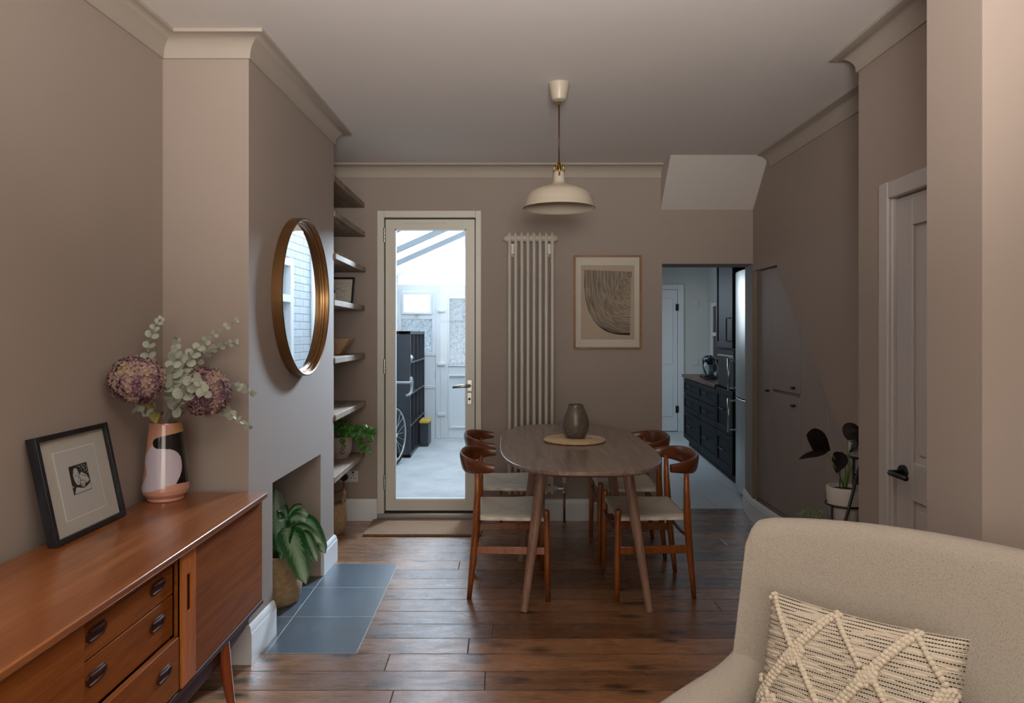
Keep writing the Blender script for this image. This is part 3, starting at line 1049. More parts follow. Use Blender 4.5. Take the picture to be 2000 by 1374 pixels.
# black cube shelving
bk = thing('cube_shelving', 'tall black cube shelving unit standing on the lean-to floor', 'shelving unit', (-1.18, 8.22, 0))
bm = nb()
sx0, sx1, sy0, sy1, sz1 = -1.375, -.99, 7.55, 8.90, 1.337
box(bm, sx0, sx1, sy0, sy0 + .035, .0, sz1)
box(bm, sx0, sx1, sy1 - .035, sy1, .0, sz1)
box(bm, sx0, sx1, sy0, sy1, sz1 - .035, sz1)
box(bm, sx0, sx1, sy0, sy1, 0, .035)
obj('carcass', bm, M['bookblack'], bk, bevel=.002)
obj('back_panel', box(nb(), sx0, sx0 + .01, sy0 + .035, sy1 - .035, .03, sz1 - .03), M['bookblack'], bk)
for i in range(1, 4):
    z = sz1 * i / 4
    obj('shelf', box(nb(), sx0 + .01, sx1, sy0 + .035, sy1 - .035, z - .009, z + .009), M['bookblack'], bk)
for i in range(1, 4):
    y = sy0 + (sy1 - sy0) * i / 4
    bm = nb()
    for k in range(4):
        box(bm, sx0 + .01, sx1 - .002, y - .009, y + .009, sz1 * k / 4 + .009 + (.026 if k == 0 else 0), sz1 * (k + 1) / 4 - .009 - (.026 if k == 3 else 0))
    obj('divider', bm, M['bookblack'], bk)
tb = thing('tool_box', 'black tool box with a yellow lid in front of the shelving', 'tool box', (-.93, 8.45, 0))
obj('body', box(nb(), -.985, -.88, 8.30, 8.62, 0.0, .27), M['bookblack'], tb, bevel=.01)
obj('lid', box(nb(), -.985, -.875, 8.29, 8.63, .27, .30), M['yellow'], tb, bevel=.006)
bm = nb(); ball(bm, (-1.03, 7.78, 1.05), .04, 12, 8, (1, 1.2, .8)); ball(bm, (-1.04, 7.84, 1.03), .035, 10, 6)
tag(obj('crumpled_cloth', bm, M['upvc'], smooth=True), 'small white crumpled cloth on the top row of the black shelving', 'cloth')

# bicycle
bi = thing('bicycle', 'road bicycle with drop handlebar leaning beside the black shelving', 'bicycle', (-1.15, 6.6, 0))
RW = Vector((-1.235, 6.12, .305)); FW = Vector((-1.09, 7.06, .305))
def wheel(c, d, name='wheel'):
    d = Vector((d[0], d[1], 0)).normalized()
    up = Vector((0, 0, 1))
    circ = lambda r, n=40: [c + d * (r * cos(2 * pi * k / n)) + up * (r * sin(2 * pi * k / n)) for k in range(n)]
    wo = obj(name, tube(nb(), circ(.290), .0145, 8, closed=True), M['rubber'], bi, smooth=True)
    obj('rim', tube(nb(), circ(.268), .009, 6, closed=True), M['steel'], wo, smooth=True)
    ax = d.cross(up)
    bm = nb()
    for k in range(20):
        a = 2 * pi * k / 20
        tube(bm, [c + ax * (.02 if k % 2 else -.02), c + d * (.265 * cos(a)) + up * (.265 * sin(a))], .0016, 4)
    obj('spokes', bm, M['chrome'], wo)
    obj('hub', tube(nb(), [c - ax * .04, c + ax * .04], .018, 10), M['steel'], wo, smooth=True)
wheel(RW, FW - RW); wheel(FW, (.30, .95))
ax = (FW - RW).normalized()
bb = RW + ax * .42 + Vector((0, 0, -.04)); st = RW + ax * .28 + Vector((0, 0, .44)); hd = RW + ax * .80 + Vector((0, 0, .47)); hl = RW + ax * .83 + Vector((0, 0, .33))
bm = nb()
for a, b in ((bb, st), (st, hd), (hl, bb), (RW, bb), (RW, st), (hd, hl)):
    tube(bm, [a, b], .014, 8)
obj('frame', bm, M['bookblack'], bi, smooth=True)
obj('fork', tube(nb(), [hd + Vector((0, 0, .03)), hl, FW], [.014, .014, .008], 8), M['bookblack'], bi, smooth=True)
obj('saddle', ball(nb(), st + Vector((0, 0, .12)), .1, 12, 8, (.6, 1.2, .3)), M['rubber'], bi, smooth=True)
obj('seat_post', tube(nb(), [st, st + Vector((0, 0, .11))], .012, 8), M['steel'], bi, smooth=True)
hb = hd + Vector((.0, .06, .06))
bm = nb()
sd = Vector((1, -.25, 0)).normalized()
fd = Vector((.25, 1, 0)).normalized()
for s in (-1, 1):
    e = hb + sd * (.19 * s)
    tube(bm, [hb, e, e + fd * .05 + Vector((0, 0, .0)), e + fd * .09 + Vector((0, 0, -.03)), e + fd * .08 + Vector((0, 0, -.09)), e + fd * .03 + Vector((0, 0, -.12)), e - fd * .04 + Vector((0, 0, -.12))], .013, 8)
obj('handlebar', bm, M['bartape'], bi, smooth=True)
for s in (-1, 1):
    bm = nb()
    e = hb + sd * (.19 * s) + fd * .08
    tube(bm, [e + Vector((0, 0, -.01)), e + Vector((0, 0, .04)), e + fd * .03 + Vector((0, 0, .0)), e + fd * .035 + Vector((0, 0, -.1))], [.018, .017, .012, .005], 8)
    obj('brake_lever', bm, M['bartape'], bi, smooth=True)

# ================================================================== RIGHT DOOR
d2 = sroot('door_3', 'white panelled door with a black lever handle at the right', 'door', (XS, 2.4, 0))
bm = nb()
box(bm, XS - .018, XS + .05, DY1 - .012, DY1 + .055, 0, DRZ + .055)
box(bm, XS - .018, XS + .05, DY0 - .055, DY0 + .012, 0, DRZ + .055)
box(bm, XS - .018, XS + .05, DY0 + .012, DY1 - .012, DRZ - .012, DRZ + .055)
box(bm, XS - .010, XS + .05, DY1 - .03, DY1 - .012, 0, DRZ - .012)
obj('architrave', bm, M['doorshaded'], d2, bevel=.006)
bm = nb()
ax0 = XS + .006
ya, yb = DY0 + .014, DY1 - .032
box(bm, ax0 + .012, ax0 + .04, ya, yb, .01, DRZ - .015)
st_ = .105
for y0, y1 in ((ya, ya + st_), (yb - st_, yb), ((ya + yb) / 2 - .05, (ya + yb) / 2 + .05)):
    box(bm, ax0, ax0 + .013, y0, y1, .01, DRZ - .015)
for z0, z1 in ((.01, .2), (.70, .84), (DRZ - .13, DRZ - .015)):
    for y0, y1 in ((ya + st_, (ya + yb) / 2 - .05), ((ya + yb) / 2 + .05, yb - st_)):
        box(bm, ax0, ax0 + .0129, y0, y1, z0, z1)
for (y0, y1) in ((ya + st_, (ya + yb) / 2 - .05), ((ya + yb) / 2 + .05, yb - st_)):
    for z0, z1 in ((.2, .70), (.84, DRZ - .13)):
        box(bm, ax0 + .006, ax0 + .013, y0 + .03, y1 - .03, z0 + .03, z1 - .03)
obj('door_leaf', bm, M['doorshaded'], d2, bevel=.005)
hy, hz = DY1 - .085, .795
h = obj('handle', tube(nb(), [(ax0, hy, hz), (ax0 - .055, hy, hz), (ax0 - .06, hy - .012, hz), (ax0 - .06, hy - .12, hz)], .0095, 12), M['black'], d2, smooth=True)
obj('rose', lathe(nb(), [(0, -.012), (.026, -.012), (.027, -.009), (.027, .001), (0, .001)], (ax0, hy, hz), 24, 'x'), M['black'], h, smooth=True, auto=40)

# ================================================================== UNDER-STAIRS CUPBOARD
cu = thing('understairs_cupboard', 'taupe painted under-stairs cupboard with raking top and black knobs', 'cupboard', (XR, 4.2, 0))
XK = XR + .022
def diag(y):
    return min(1.75, (y - 3.0) / (4.593 - 3.0) * 1.75)
obj('carcass', prism(nb(), [(3.05, .03), (4.593, 1.745), (5.035, 1.745), (5.035, .03)], 'x', XK + .018, XK + .06), M['cup'], cu)
obj('side_trim', box(nb(), XR - .001, XK + .02, 5.018, 5.038, .155, 1.745), M['ply'], cu)
def cdoor(y0, y1, z0, z1, slope, name='door'):
    g = .004
    y0, y1 = y0 + g, y1 - g
    if slope:
        poly = [(y0, z0), (y1, z0)]
        if diag(y1) >= 1.75 and y0 < 4.593:
            poly += [(y1, 1.74), (4.593, 1.74), (y0, diag(y0) - .012)]
        else:
            poly += [(y1, diag(y1) - .012), (y0, diag(y0) - .012)]
    else:
        poly = [(y0, z0), (y1, z0), (y1, z1), (y0, z1)]
    return obj(name, prism(nb(), poly, 'x', XK, XK + .018), M['cup'], cu, bevel=.002)
def knob(parent, y, z):
    bm = nb()
    box(bm, XK - .018, XK, y - .006, y + .006, z - .008, z + .006)
    box(bm, XK - .022, XK - .014, y - .018, y + .018, z - .009, z + .007)
    obj('knob', bm, M['black'], parent, bevel=.002)
a = cdoor(4.743, 5.018, .17, 1.74, False); knob(a, 4.79, .93)
a = cdoor(4.288, 4.743, .945, 0, True); knob(a, 4.36, .98)
a = cdoor(4.288, 4.743, .17, .925, False); knob(a, 4.36, .872)
a = cdoor(3.912, 4.288, .17, 0, True)
a = cdoor(3.30, 3.912, .17, 0, True); knob(a, 3.74, .68)
obj('plinth', box(nb(), XK + .005, XK + .02, 3.2, 5.03, .02, .165), M['cup'], cu)

# ================================================================== KITCHEN
struct('floor_kitchen', box(nb(), .9, 3.0, 5.36, 9.8, -.06, 0), M['tiles'], 'pale grey tiled kitchen floor', 'floor')
struct('wall_kitchen_end', box(nb(), .9, 3.0, 9.6, 9.75, 0, 2.6), M['slatewall'], 'white end wall of the kitchen', 'wall')
struct('wall_kitchen_right', box(nb(), 2.72, 2.85, 5.30, 9.6, 0, 2.6), M['slatewall'], 'white right wall of the kitchen', 'wall')
struct('wall_kitchen_left', box(nb(), .9, 1.05, 5.3, 9.6, 0, 2.6), M['slatewall'], 'white left wall of the kitchen', 'wall')
struct('ceiling_kitchen', box(nb(), .9, 3.0, 5.3, 9.7, 2.2, 2.3), M['slatewall'], 'white kitchen ceiling', 'ceiling')
struct('wall_kitchen_front', box(nb(), 1.93, 3.0, 5.30, 5.36, 0, 2.2), M['slatewall'], 'short kitchen wall behind the fridge', 'wall')
kd = sroot('door_4', 'pale panelled door at the far end of the kitchen', 'door', (2.1, 9.6, 0))
bm = nb()
box(bm, 1.60, 2.31, 9.565, 9.60, .01, 1.895)
obj('door_leaf', bm, M['trim'], kd, bevel=.003)
bm = nb()
for x0, x1 in ((1.66, 1.92), (2.0, 2.25)):
    for z0, z1 in ((.2, .75), (.9, 1.78)):
        box(bm, x0, x1, 9.555, 9.566, z0, z1)
obj('panel', bm, M['trim'], kd, bevel=.008)
bm = nb()
box(bm, 2.315, 2.395, 9.56, 9.61, 0, 1.965); box(bm, 1.53, 1.595, 9.56, 9.61, 0, 1.965); box(bm, 1.595, 2.315, 9.56, 9.61, 1.9, 1.965)
obj('architrave', bm, M['trim'], kd, bevel=.004)
for z in (1.66, .30):
    obj('hinge', box(nb(), 2.285, 2.325, 9.553, 9.566, z - .045, z + .045), M['black'], kd)
bm = nb(); sweep(bm, [(2.395, 9.6), (2.72, 9.6)], SP)
struct('baseboard_kitchen', bm, M['trim'], 'white skirting on the kitchen end wall', 'skirting')
for z, l in ((1.72, 'pale switch plate high on the kitchen end wall'), (.93, 'pale socket plate low on the kitchen end wall')):
    tag(obj('switch_plate', box(nb(), 2.50, 2.60, 9.588, 9.60, z - .045, z + .045), M['plugwhite'], bevel=.004), l, 'switch')

KA = -math.atan2(.16, 2.31)
K0 = Vector((1.97, 6.12, 0))
Kv = Vector((sin(-KA), cos(KA), 0)); Kn = Vector((-cos(KA), sin(-KA), 0))
def shaker(parent, y0, y1, z0, z1, handle='bar', name='drawer', rail=.055, hz=None):
    g = .004
    bm = nb()
    y0, y1, z0, z1 = y0 + g, y1 - g, z0 + g, z1 - g
    box(bm, -.012, .006, y0, y1, z0, z1)
    r = min(rail, (z1 - z0) * .27)
    for a in ((y0, y0 + r, z0, z1), (y1 - r, y1, z0, z1), (y0 + r, y1 - r, z0, z0 + r), (y0 + r, y1 - r, z1 - r, z1)):
        box(bm, -.022, -.011, *a)
    d = obj(name, bm, M['navy'], parent, bevel=.002, local=True)
    if handle == 'bar':
        c = (y0 + y1) / 2
        z = (z0 + z1) / 2 + .02 if hz is None else hz
        obj('handle', tube(nb(), [(-.02, c - .09, z), (-.05, c - .09, z), (-.05, c + .09, z), (-.02, c + .09, z)], .005, 6), M['black'], d, local=True)
    elif handle == 'vert':
        obj('handle', tube(nb(), [(-.02, y0 + .07, z0 + .06), (-.055, y0 + .07, z0 + .06), (-.055, y0 + .07, z0 + .26), (-.02, y0 + .07, z0 + .26)], .006, 6), M['black'], d, local=True)
    return d
def kroot(name, label, cat, off, group=None):
    p = K0 + Kv * off
    return thing(name, label, cat, p, KA, group)
ku = kroot('tall_kitchen_unit', 'dark blue tall kitchen unit holding the oven beside the fridge', 'cabinet', 0)
bm = nb()
box(bm, .0, .58, 0, .02, .08, 2.19); box(bm, .0, .58, .61, .63, .08, 2.19)
box(bm, .0, .58, .02, .61, .08, .81); box(bm, .0, .58, .02, .61, 1.17, 2.19); box(bm, .45, .58, .02, .61, .81, 1.17)
obj('carcass', bm, M['navy'], ku, local=True)
shaker(ku, 0, .63, .42, .815); shaker(ku, 0, .63, .09, .42)
shaker(ku, 0, .63, 1.18, 2.18, 'vert', 'door')
obj('plinth', box(nb(), .04, .5, 0, .63, 0, .08), M['navy'], ku, local=True)
mw = kroot('microwave', 'black glass-fronted microwave built into the tall blue unit', 'microwave', 0)
obj('body', box(nb(), -.005, .44, .025, .605, .822, 1.10), M['dblack'], mw, bevel=.004, local=True)
obj('trim_bar', box(nb(), -.012, -.004, .025, .605, 1.105, 1.12), M['steel'], mw, local=True)
obj('trim_top', box(nb(), -.006, .02, .022, .608, 1.12, 1.165), M['dblack'], mw, local=True)
for i, (o0, o1, l) in enumerate(((.63, 1.43, 'dark blue drawer unit next to the tall oven unit'), (1.43, 2.31, 'dark blue drawer unit at the far end of the worktop'))):
    u = kroot('drawer_unit', l, 'cabinet', o0, 'dark blue kitchen drawer units')
    wd = o1 - o0
    obj('carcass', box(nb(), 0, .58, 0.001, wd - .001, .08, .795), M['navy'], u, local=True)
    shaker(u, 0, wd, .61, .79); shaker(u, 0, wd, .415, .61); shaker(u, 0, wd, .09, .415)
    obj('plinth', box(nb(), .04, .5, 0, wd, 0, .08), M['navy'], u, local=True)
wt = kroot('worktop', 'dark wood kitchen worktop over the blue drawer units', 'worktop', .63)
obj('slab', box(nb(), -.035, .60, 0.003, 1.72, .797, .832), M['counter'], wt, bevel=.003, local=True)
# fridge
fa = -math.atan2(.11, .6)
fg = thing('fridge_freezer', 'silver fridge freezer with long bar handles by the kitchen opening', 'fridge', (1.845, 5.50, 0), fa)
def fdoor(z0, z1, hz0, hz1, name):
    bm = nb()
    prof = [(.06, 0), (.06, .59)]
    for k in range(9):
        t = k / 8
        prof.append((.012 - .03 * sin(pi * t), .59 * (1 - t)))
    prism(bm, prof, 'z', z0, z1)
    d = obj(name, bm, M['steel'], fg, bevel=.004, local=True)
    y = .53
    obj('handle', tube(nb(), [(0, y, hz0 + .02), (-.055, y, hz0 + .02)], .008, 8), M['steel'], d, smooth=True, local=True)
    obj('handle', tube(nb(), [(0, y, hz1 - .02), (-.055, y, hz1 - .02)], .008, 8), M['steel'], d, smooth=True, local=True)
    obj('handle', tube(nb(), [(-.055, y, hz0), (-.055, y, hz1)], .011, 8), M['steel'], d, smooth=True, local=True)
obj('body', box(nb(), .06, .60, 0.0, .59, .03, 1.80), M['steel'], fg, bevel=.006, local=True)
fdoor(.80, 1.81, .83, 1.10, 'door'); fdoor(.05, .79, .48, .765, 'door')
obj('feet', box(nb(), .1, .55, .03, .56, 0, .031), M['black'], fg, local=True)
# glass kettle and coffee pot on the worktop
kt = thing('glass_kettle', 'clear glass kettle with black lid on the dark worktop', 'kettle', K0 + Kv * 1.36 + Vector((.085, 0, .833)))
bm = nb(); lathe(bm, [(0, 0), (.075, 0), (.082, .02), (.078, .12), (.058, .185), (.054, .185), (.074, .12), (.078, .022), (0, .008)], (0, 0, .012), 24)
obj('body', bm, M['glass'], kt, smooth=True, local=True)
obj('base', lathe(nb(), [(0, 0), (.075, 0), (.075, .012), (0, .012)], (0, 0, 0), 24), M['black'], kt, local=True)
obj('lid', lathe(nb(), [(0, .197), (.058, .197), (.052, .222), (.014, .232), (.014, .25), (0, .252)], (0, 0, 0), 20), M['black'], kt, smooth=True, local=True)
obj('handle', tube(nb(), [(-.02, .05, .205), (-.04, .115, .19), (-.04, .13, .12), (-.02, .088, .05)], .009, 8), M['black'], kt, smooth=True, local=True)
km = thing('coffee_maker', 'black and glass coffee maker behind the kettle on the worktop', 'coffee maker', K0 + Kv * 1.68 + Vector((.14, 0, .833)))
bm = nb(); box(bm, -.08, .08, -.09, .09, 0, .03); box(bm, .02, .08, -.09, .09, .03, .2); 
obj('stand', bm, M['black'], km, bevel=.008, local=True)
obj('jug', lathe(nb(), [(0, .032), (.05, .032), (.055, .08), (.04, .14), (0, .14)], (-.03, 0, 0), 20), M['glass'], km, smooth=True, local=True)
obj('dome', ball(nb(), (-.0, 0, .19), .075, 16, 10, (1, 1, .7)), M['black'], km, smooth=True, local=True)
# small window with brown blind on the kitchen right wall
w6 = sroot('window_6', 'narrow white framed window with a brown blind on the kitchen right wall', 'window', (2.72, 9.05, .95))
bm = nb()
for y in (8.72, 9.26):
    box(bm, 2.68, 2.74, y, y + .05, .93, 1.70)
for z in (.93, 1.28, 1.66):
    box(bm, 2.685, 2.735, 8.72, 9.31, z, z + .045)
obj('frame', bm, M['upvc'], w6)
obj('blind', box(nb(), 2.70, 2.72, 8.76, 9.27, .96, 1.67), M['counter'], w6)

# ================================================================== MIRROR
mi = thing('round_mirror', 'large round mirror in a deep bronze hoop on the chimney breast', 'mirror', (xc(3.48), 3.48, 1.486), -math.atan(.0258))
obj('frame', lathe(nb(), [(.352, .002), (.38, .002), (.38, .047), (.374, .050), (.368, .047), (.366, .03), (.358, .028), (.356, .018), (.352, .016), (.352, .002)], (0, 0, 0), 120, 'x'), M['bronze'], mi, smooth=True, auto=35, local=True)
mm, nt, p = nodes_of('mirror_silver')
nt.links.new(mixc(nt, noise_tex(nt, coords(nt), 3), (.90, .94, .96, 1), (.93, .96, .97, 1)), p.inputs['Base Color'])
p.inputs['Metallic'].default_value = 1
p.inputs['Roughness'].default_value = .0
M['mirror'] = mm
obj('mirror_glass', lathe(nb(), [(0, .004), (.356, .004), (.356, .012), (0, .012)], (0, 0, 0), 96, 'x'), M['mirror'], mi, local=True)

# ================================================================== ALCOVE SHELVES AND WHAT STANDS ON THEM
SH = [(2.228, 'weathered grey board shelf just under the cornice in the alcove'),
      (2.024, 'weathered grey board shelf second from the top of the alcove'),
      (1.775, 'weathered grey board shelf carrying the raffia bundle'),
      (1.506, 'weathered grey board shelf carrying the small framed drawing'),
      (1.171, 'weathered grey board shelf carrying the slanted wooden bowl'),
      (.840, 'weathered grey board shelf directly above the ivy pot'),
      (.478, 'lowest weathered grey board shelf with the ivy pot on it')]
for i, (z, l) in enumerate(SH):
    xf = -.976 + .004 * (i % 3) - .004
    o = obj('alcove_shelf', box(nb(), xl(4.2) + .004, xf, 4.136, YB - .002, z - .036, z), M['shelfwood'], bevel=.004)
    tag(o, l, 'shelf', 'rustic board shelves in the alcove')
# raffia bundle
rb = thing('raffia_bundle', 'bundle of dried raffia heads lying on a high alcove shelf', 'dried flowers', (-1.05, 4.7, 1.775))
bm = nb()
for k in range(46):
    y = random.uniform(4.45, 4.86); x = random.uniform(-1.14, -1.03)
    ball(bm, (x, y, 1.79 + random.uniform(0, .03)), random.uniform(.010, .017), 6, 4)
tag(obj('raffia_tuft', bm, M['raffia'], rb), kind='stuff')
bm = nb()
for k in range(10):
    tube(bm, [(-1.2, 4.35 + k * .03, 1.79), (-1.08, 4.5 + k * .03, 1.79)], .003, 5)
obj('stalks', bm, M['raffia'], rb)
# small framed drawing
sf = thing('small_framed_drawing', 'small black framed line drawing leaning on an alcove shelf', 'picture', (-1.13, 4.93, 1.506))
def leaning(bm_fn, base, tilt):
    bmx = bm_fn()
    mtx = Matrix.Translation(base) @ Matrix.Rotation(-tilt, 4, 'X')
    bmesh.ops.transform(bmx, matrix=mtx, verts=bmx.verts)
    return bmx
def frame_local(w, h, t, d):
    b = nb()
    box(b, -w / 2, -w / 2 + t, -d, 0, 0, h); box(b, w / 2 - t, w / 2, -d, 0, 0, h)
    box(b, -w / 2 + t, w / 2 - t, -d, 0, 0, t); box(b, -w / 2 + t, w / 2 - t, -d, 0, h - t, h)
    return b
base = Vector((-1.155, 4.925, 1.5075))
obj('frame', leaning(lambda: frame_local(.23, .20, .012, .018), base, R(20)), M['blackwood'], sf)
obj('sheet', leaning(lambda: box(nb(), -.108, .108, -.008, -.001, .008, .192), base, R(20)), M['paper'], sf)
def dr():
    b = nb()
    for k in range(7):
        pts = []
        for j in range(16):
            t = j / 15
            pts.append((-.07 + .14 * t + .012 * sin(9 * t + k), -.0095, .05 + .016 * k + .014 * sin(5 * t + k * 1.7)))
        tube(b, pts, .0006, 4)
    return b
obj('drawing', leaning(dr, base, R(20)), M['ink'], sf)
# small black bottle with silver stopper
bt = thing('shelf_bottle', 'small black bottle with silver pourer on the drawing shelf', 'bottle', (-1.115, 4.62, 1.506))
obj('body', lathe(nb(), [(0, 0), (.026, 0), (.027, .01), (.027, .08), (.012, .105), (.011, .13), (0, .13)], (0, 0, 0), 20), M['dblack'], bt, smooth=True, local=True)
obj('label_band', lathe(nb(), [(.0275, .025), (.0278, .025), (.0278, .065), (.0275, .065)], (0, 0, 0), 20), M['paper'], bt, local=True)
obj('pourer', tube(nb(), [(0, 0, .13), (0.004, 0, .16), (.018, -.004, .2)], [.008, .006, .004], 8), M['chrome'], bt, smooth=True, local=True)
# slanted wooden bowl, terracotta cup
bw = obj('wooden_bowl', prism(nb(), [(-1.24, 1.173), (-1.08, 1.173), (-1.015, 1.28), (-1.24, 1.28)], 'y', 4.70, 4.86), M['bowlwood'], bevel=.006)
tag(bw, 'angular pale wooden bowl on the middle alcove shelf', 'bowl')
tc_ = obj('terracotta_cup', lathe(nb(), [(0, 0), (.03, 0), (.033, .01), (.033, .075), (.028, .085), (0, .085)], (-1.1, 4.55, 1.171), 24), M['terracotta'], smooth=True, auto=40)
tag(tc_, 'small brown clay cylinder cup in front of the wooden bowl', 'cup')
gb = obj('glass_vessel', lathe(nb(), [(0, 0), (.03, 0), (.032, .01), (.032, .09), (.018, .12), (.018, .16), (.014, .16), (.014, .12), (.028, .09), (.028, .012), (0, .01)], (-1.08, 4.45, .840), 24), M['glass'], smooth=True, auto=40)
tag(gb, 'clear glass bottle half hidden on the shelf above the ivy', 'bottle')

# ivy pot
iv = thing('potted_ivy', 'trailing green ivy in a blush pot with a drawn face', 'potted plant', (-1.10, 4.80, .478))
c = Vector((-1.10, 4.80, .478))
obj('pot', lathe(nb(), [(0, 0), (.05, 0), (.056, .008), (.056, .018), (.068, .03), (.078, .06), (.080, .145), (.074, .145), (.072, .06), (0, .05)], c, 36), M['potpink'], iv, smooth=True, auto=50)
obj('soil', lathe(nb(), [(0, .12), (.0735, .12), (.0735, .126), (0, .13)], c, 24), M['soil'], iv)
bm = nb()
def onpot(a, z):
    r = .0812 if z > .06 else .0785
    return c + Vector((r * cos(a), r * sin(a), z))
a0 = R(-62) 
line = [(.10, .135), (.02, .13), (.0, .118), (.08, .112), (.14, .12), (.08, .128), (.0, .115), (-.02, .095), (-.10, .082), (-.18, .076), (-.06, .07), (.06, .066), (-.10, .058), (-.22, .05), (-.14, .04), (.02, .042), (.12, .05)]
tube(bm, [onpot(a0 + u * 1.4, z) for u, z in line], .0022, 6)
obj('face_drawing', bm, M['ink'], iv)
bm = nb(); bs = nb()
def ivyleaf(bm, p, d, s):
    d = Vector(d).normalized()
    n = Vector((random.uniform(-.5, .7), random.uniform(-1, -.2), random.uniform(.1, .9))).normalized()
    a = (d - n * d.dot(n)).normalized()
    b = n.cross(a)
    out = [(0, 0), (.25, -.45), (-.12, -.62), (.38, -.30), (.55, -.42), (.62, -.16), (1.0, 0), (.62, .16), (.55, .42), (.38, .30), (-.12, .62), (.25, .45)]
    out = [(0, 0), (-.15, .35), (.15, .62), (.38, .32), (.62, .36), (.65, .15), (1.05, 0)]
    pts = out + [(x, -y) for x, y in out[-2:0:-1]]
    ctr = bm.verts.new(p + a * (.3 * s) + n * (.06 * s))
    vs_ = [bm.verts.new(p + a * (x * s) + b * (y * s) - n * (abs(y) * .15 * s)) for x, y in pts]
    for k in range(len(vs_)):
        bm.faces.new((ctr, vs_[k], vs_[(k + 1) % len(vs_)]))
vines = []
for k in range(15):
    a = R(-100 + 150 * k / 14) + random.uniform(-.1, .1)
    L = random.uniform(.08, .2)
    drop = random.uniform(-.10, .07)
    if k > 6: drop -= .04
    st0 = c + Vector((.04 * cos(a), .04 * sin(a), .13))
    mid = st0 + Vector((cos(a) * L * .5, sin(a) * L * .25, random.uniform(.05, .13)))
    end = st0 + Vector((cos(a) * L * .85 + .03, sin(a) * L * .35, .03 + drop))
    vines.append((st0, mid, end))
for k in range(6):
    st0 = c + Vector((random.uniform(-.05, .05), random.uniform(-.05, .05), .13))
    vines.append((st0, st0 + Vector((0, 0, .08)), st0 + Vector((random.uniform(-.05, .04), random.uniform(-.05, .05), random.uniform(.10, .19)))))
for (s0, m0, e0) in vines:
    pts = []
    for j in range(9):
        t = j / 8
        pts.append(s0 * (1 - t) ** 2 + m0 * 2 * t * (1 - t) + e0 * t * t)
    tube(bs, pts, .0022, 5)
    for j in range(3, 9):
        d = (pts[j] - pts[j - 1]).normalized() + Vector((random.uniform(-.8, .8), random.uniform(-.8, .2), random.uniform(-.5, .5)))
        ivyleaf(bm, pts[j], d, random.uniform(.026, .046))
for b_ in (bm, bs):
    for v in b_.verts:
        if v.co.y > 5.015: v.co.y = 5.015
        if v.co.z > .80: v.co.z = .80
obj('leaves', bm, M['ivy'], iv)
obj('vines', bs, M['stemgreen'], iv, smooth=True)

# socket, plug and small basket
so = thing('wall_socket', 'white double wall socket below the lowest alcove shelf', 'socket', (-1.08, YB, .31))
obj('faceplate', box(nb(), -1.155, -1.025, YB - .01, YB, .268, .35), M['plugwhite'], so, bevel=.004)
for x in (-1.12, -1.06):
    bm = nb()
    for dx in (-.012, .012):
        box(bm, x + dx - .003, x + dx + .003, YB - .0108, YB - .0098, .296, .302)
    box(bm, x - .002, x + .002, YB - .0108, YB - .0098, .312, .322)
    box(bm, x - .006, x + .006, YB - .0125, YB - .0098, .33, .343)
    obj('outlet', bm, M['ink'], so)
pl = thing('plug', 'black plug with red fabric flex in the alcove wall socket', 'plug', (-1.115, YB - .02, .305))
obj('body', lathe(nb(), [(0, -.045), (.018, -.045), (.024, -.03), (.025, -.002), (0, -.002)], (-1.118, YB - .009, .305), 18, 'y'), M['rubber'], pl, smooth=True, auto=50)
obj('flex', tube(nb(), [(-1.118, YB - .045, .285), (-1.115, YB - .05, .25), (-1.14, YB - .06, .215), (-1.2, YB - .08, .20), (-1.25, YB - .1, .14), (-1.27, YB - .12, .03)], .005, 8), M['redcord'], pl, smooth=True)
sb = thing('small_basket', 'small woven basket with looped handles on the floor below the shelves', 'basket', (-1.135, 4.72, 0))
obj('basket_body', lathe(nb(), [(0, 0), (.075, 0), (.09, .03), (.095, .10), (.085, .17), (.078, .20), (.072, .20), (.079, .17), (.088, .10), (.08, .03), (0, .012)], (0, 0, 0), 32), M['basket'], sb, smooth=True, local=True)
for s in (-1, 1):
    pts = [(.075 * s, -.03, .19), (.085 * s, -.025, .25), (.08 * s, 0, .285), (.085 * s, .025, .25), (.075 * s, .03, .19)]
    obj('handle', tube(nb(), pts, .007, 8), M['basket'], sb, smooth=True, local=True)

# ================================================================== RADIATOR
ra = thing('column_radiator', 'tall cream vertical column radiator on the back wall', 'radiator', (.19, YB, .19))
rx = [.0365 + .0421 * k for k in range(8)]
zt, zb = 2.005, .20
for x in rx:
    bm = nb()
    for y in (4.945, 4.99):
        tube(bm, [(x, y, zb), (x, y, zb + .012), (x, y, zt - .012), (x, y, zt)], [.008, .0125, .0125, .008], 12)
    for z in (zt - .035, zb + .035):
        tube(bm, [(x, 4.94, z), (x, 4.995, z)], .016, 10)
        tube(bm, [(x - .0215, 4.967, z), (x - .0175, 4.967, z), (x + .0175, 4.967, z), (x + .0215, 4.967, z)], [.024, .026, .026, .024], 14)
    obj('column', bm, M['radiator'], ra, smooth=True, auto=40)
for z in (zt - .035, zb + .035):
    obj('end_cap', tube(nb(), [(rx[0] - .04, 4.967, z), (rx[0] - .032, 4.967, z), (rx[0] - .02, 4.967, z)], [.012, .02, .026], 14), M['radiator'], ra, smooth=True, auto=40)
    obj('end_cap', tube(nb(), [(rx[-1] + .02, 4.967, z), (rx[-1] + .034, 4.967, z), (rx[-1] + .042, 4.967, z)], [.026, .02, .012], 14), M['radiator'], ra, smooth=True, auto=40)
obj('air_vent', tube(nb(), [(rx[0] - .055, 4.967, zt - .035), (rx[0] - .04, 4.967, zt - .035)], .008, 8), M['chrome'], ra)
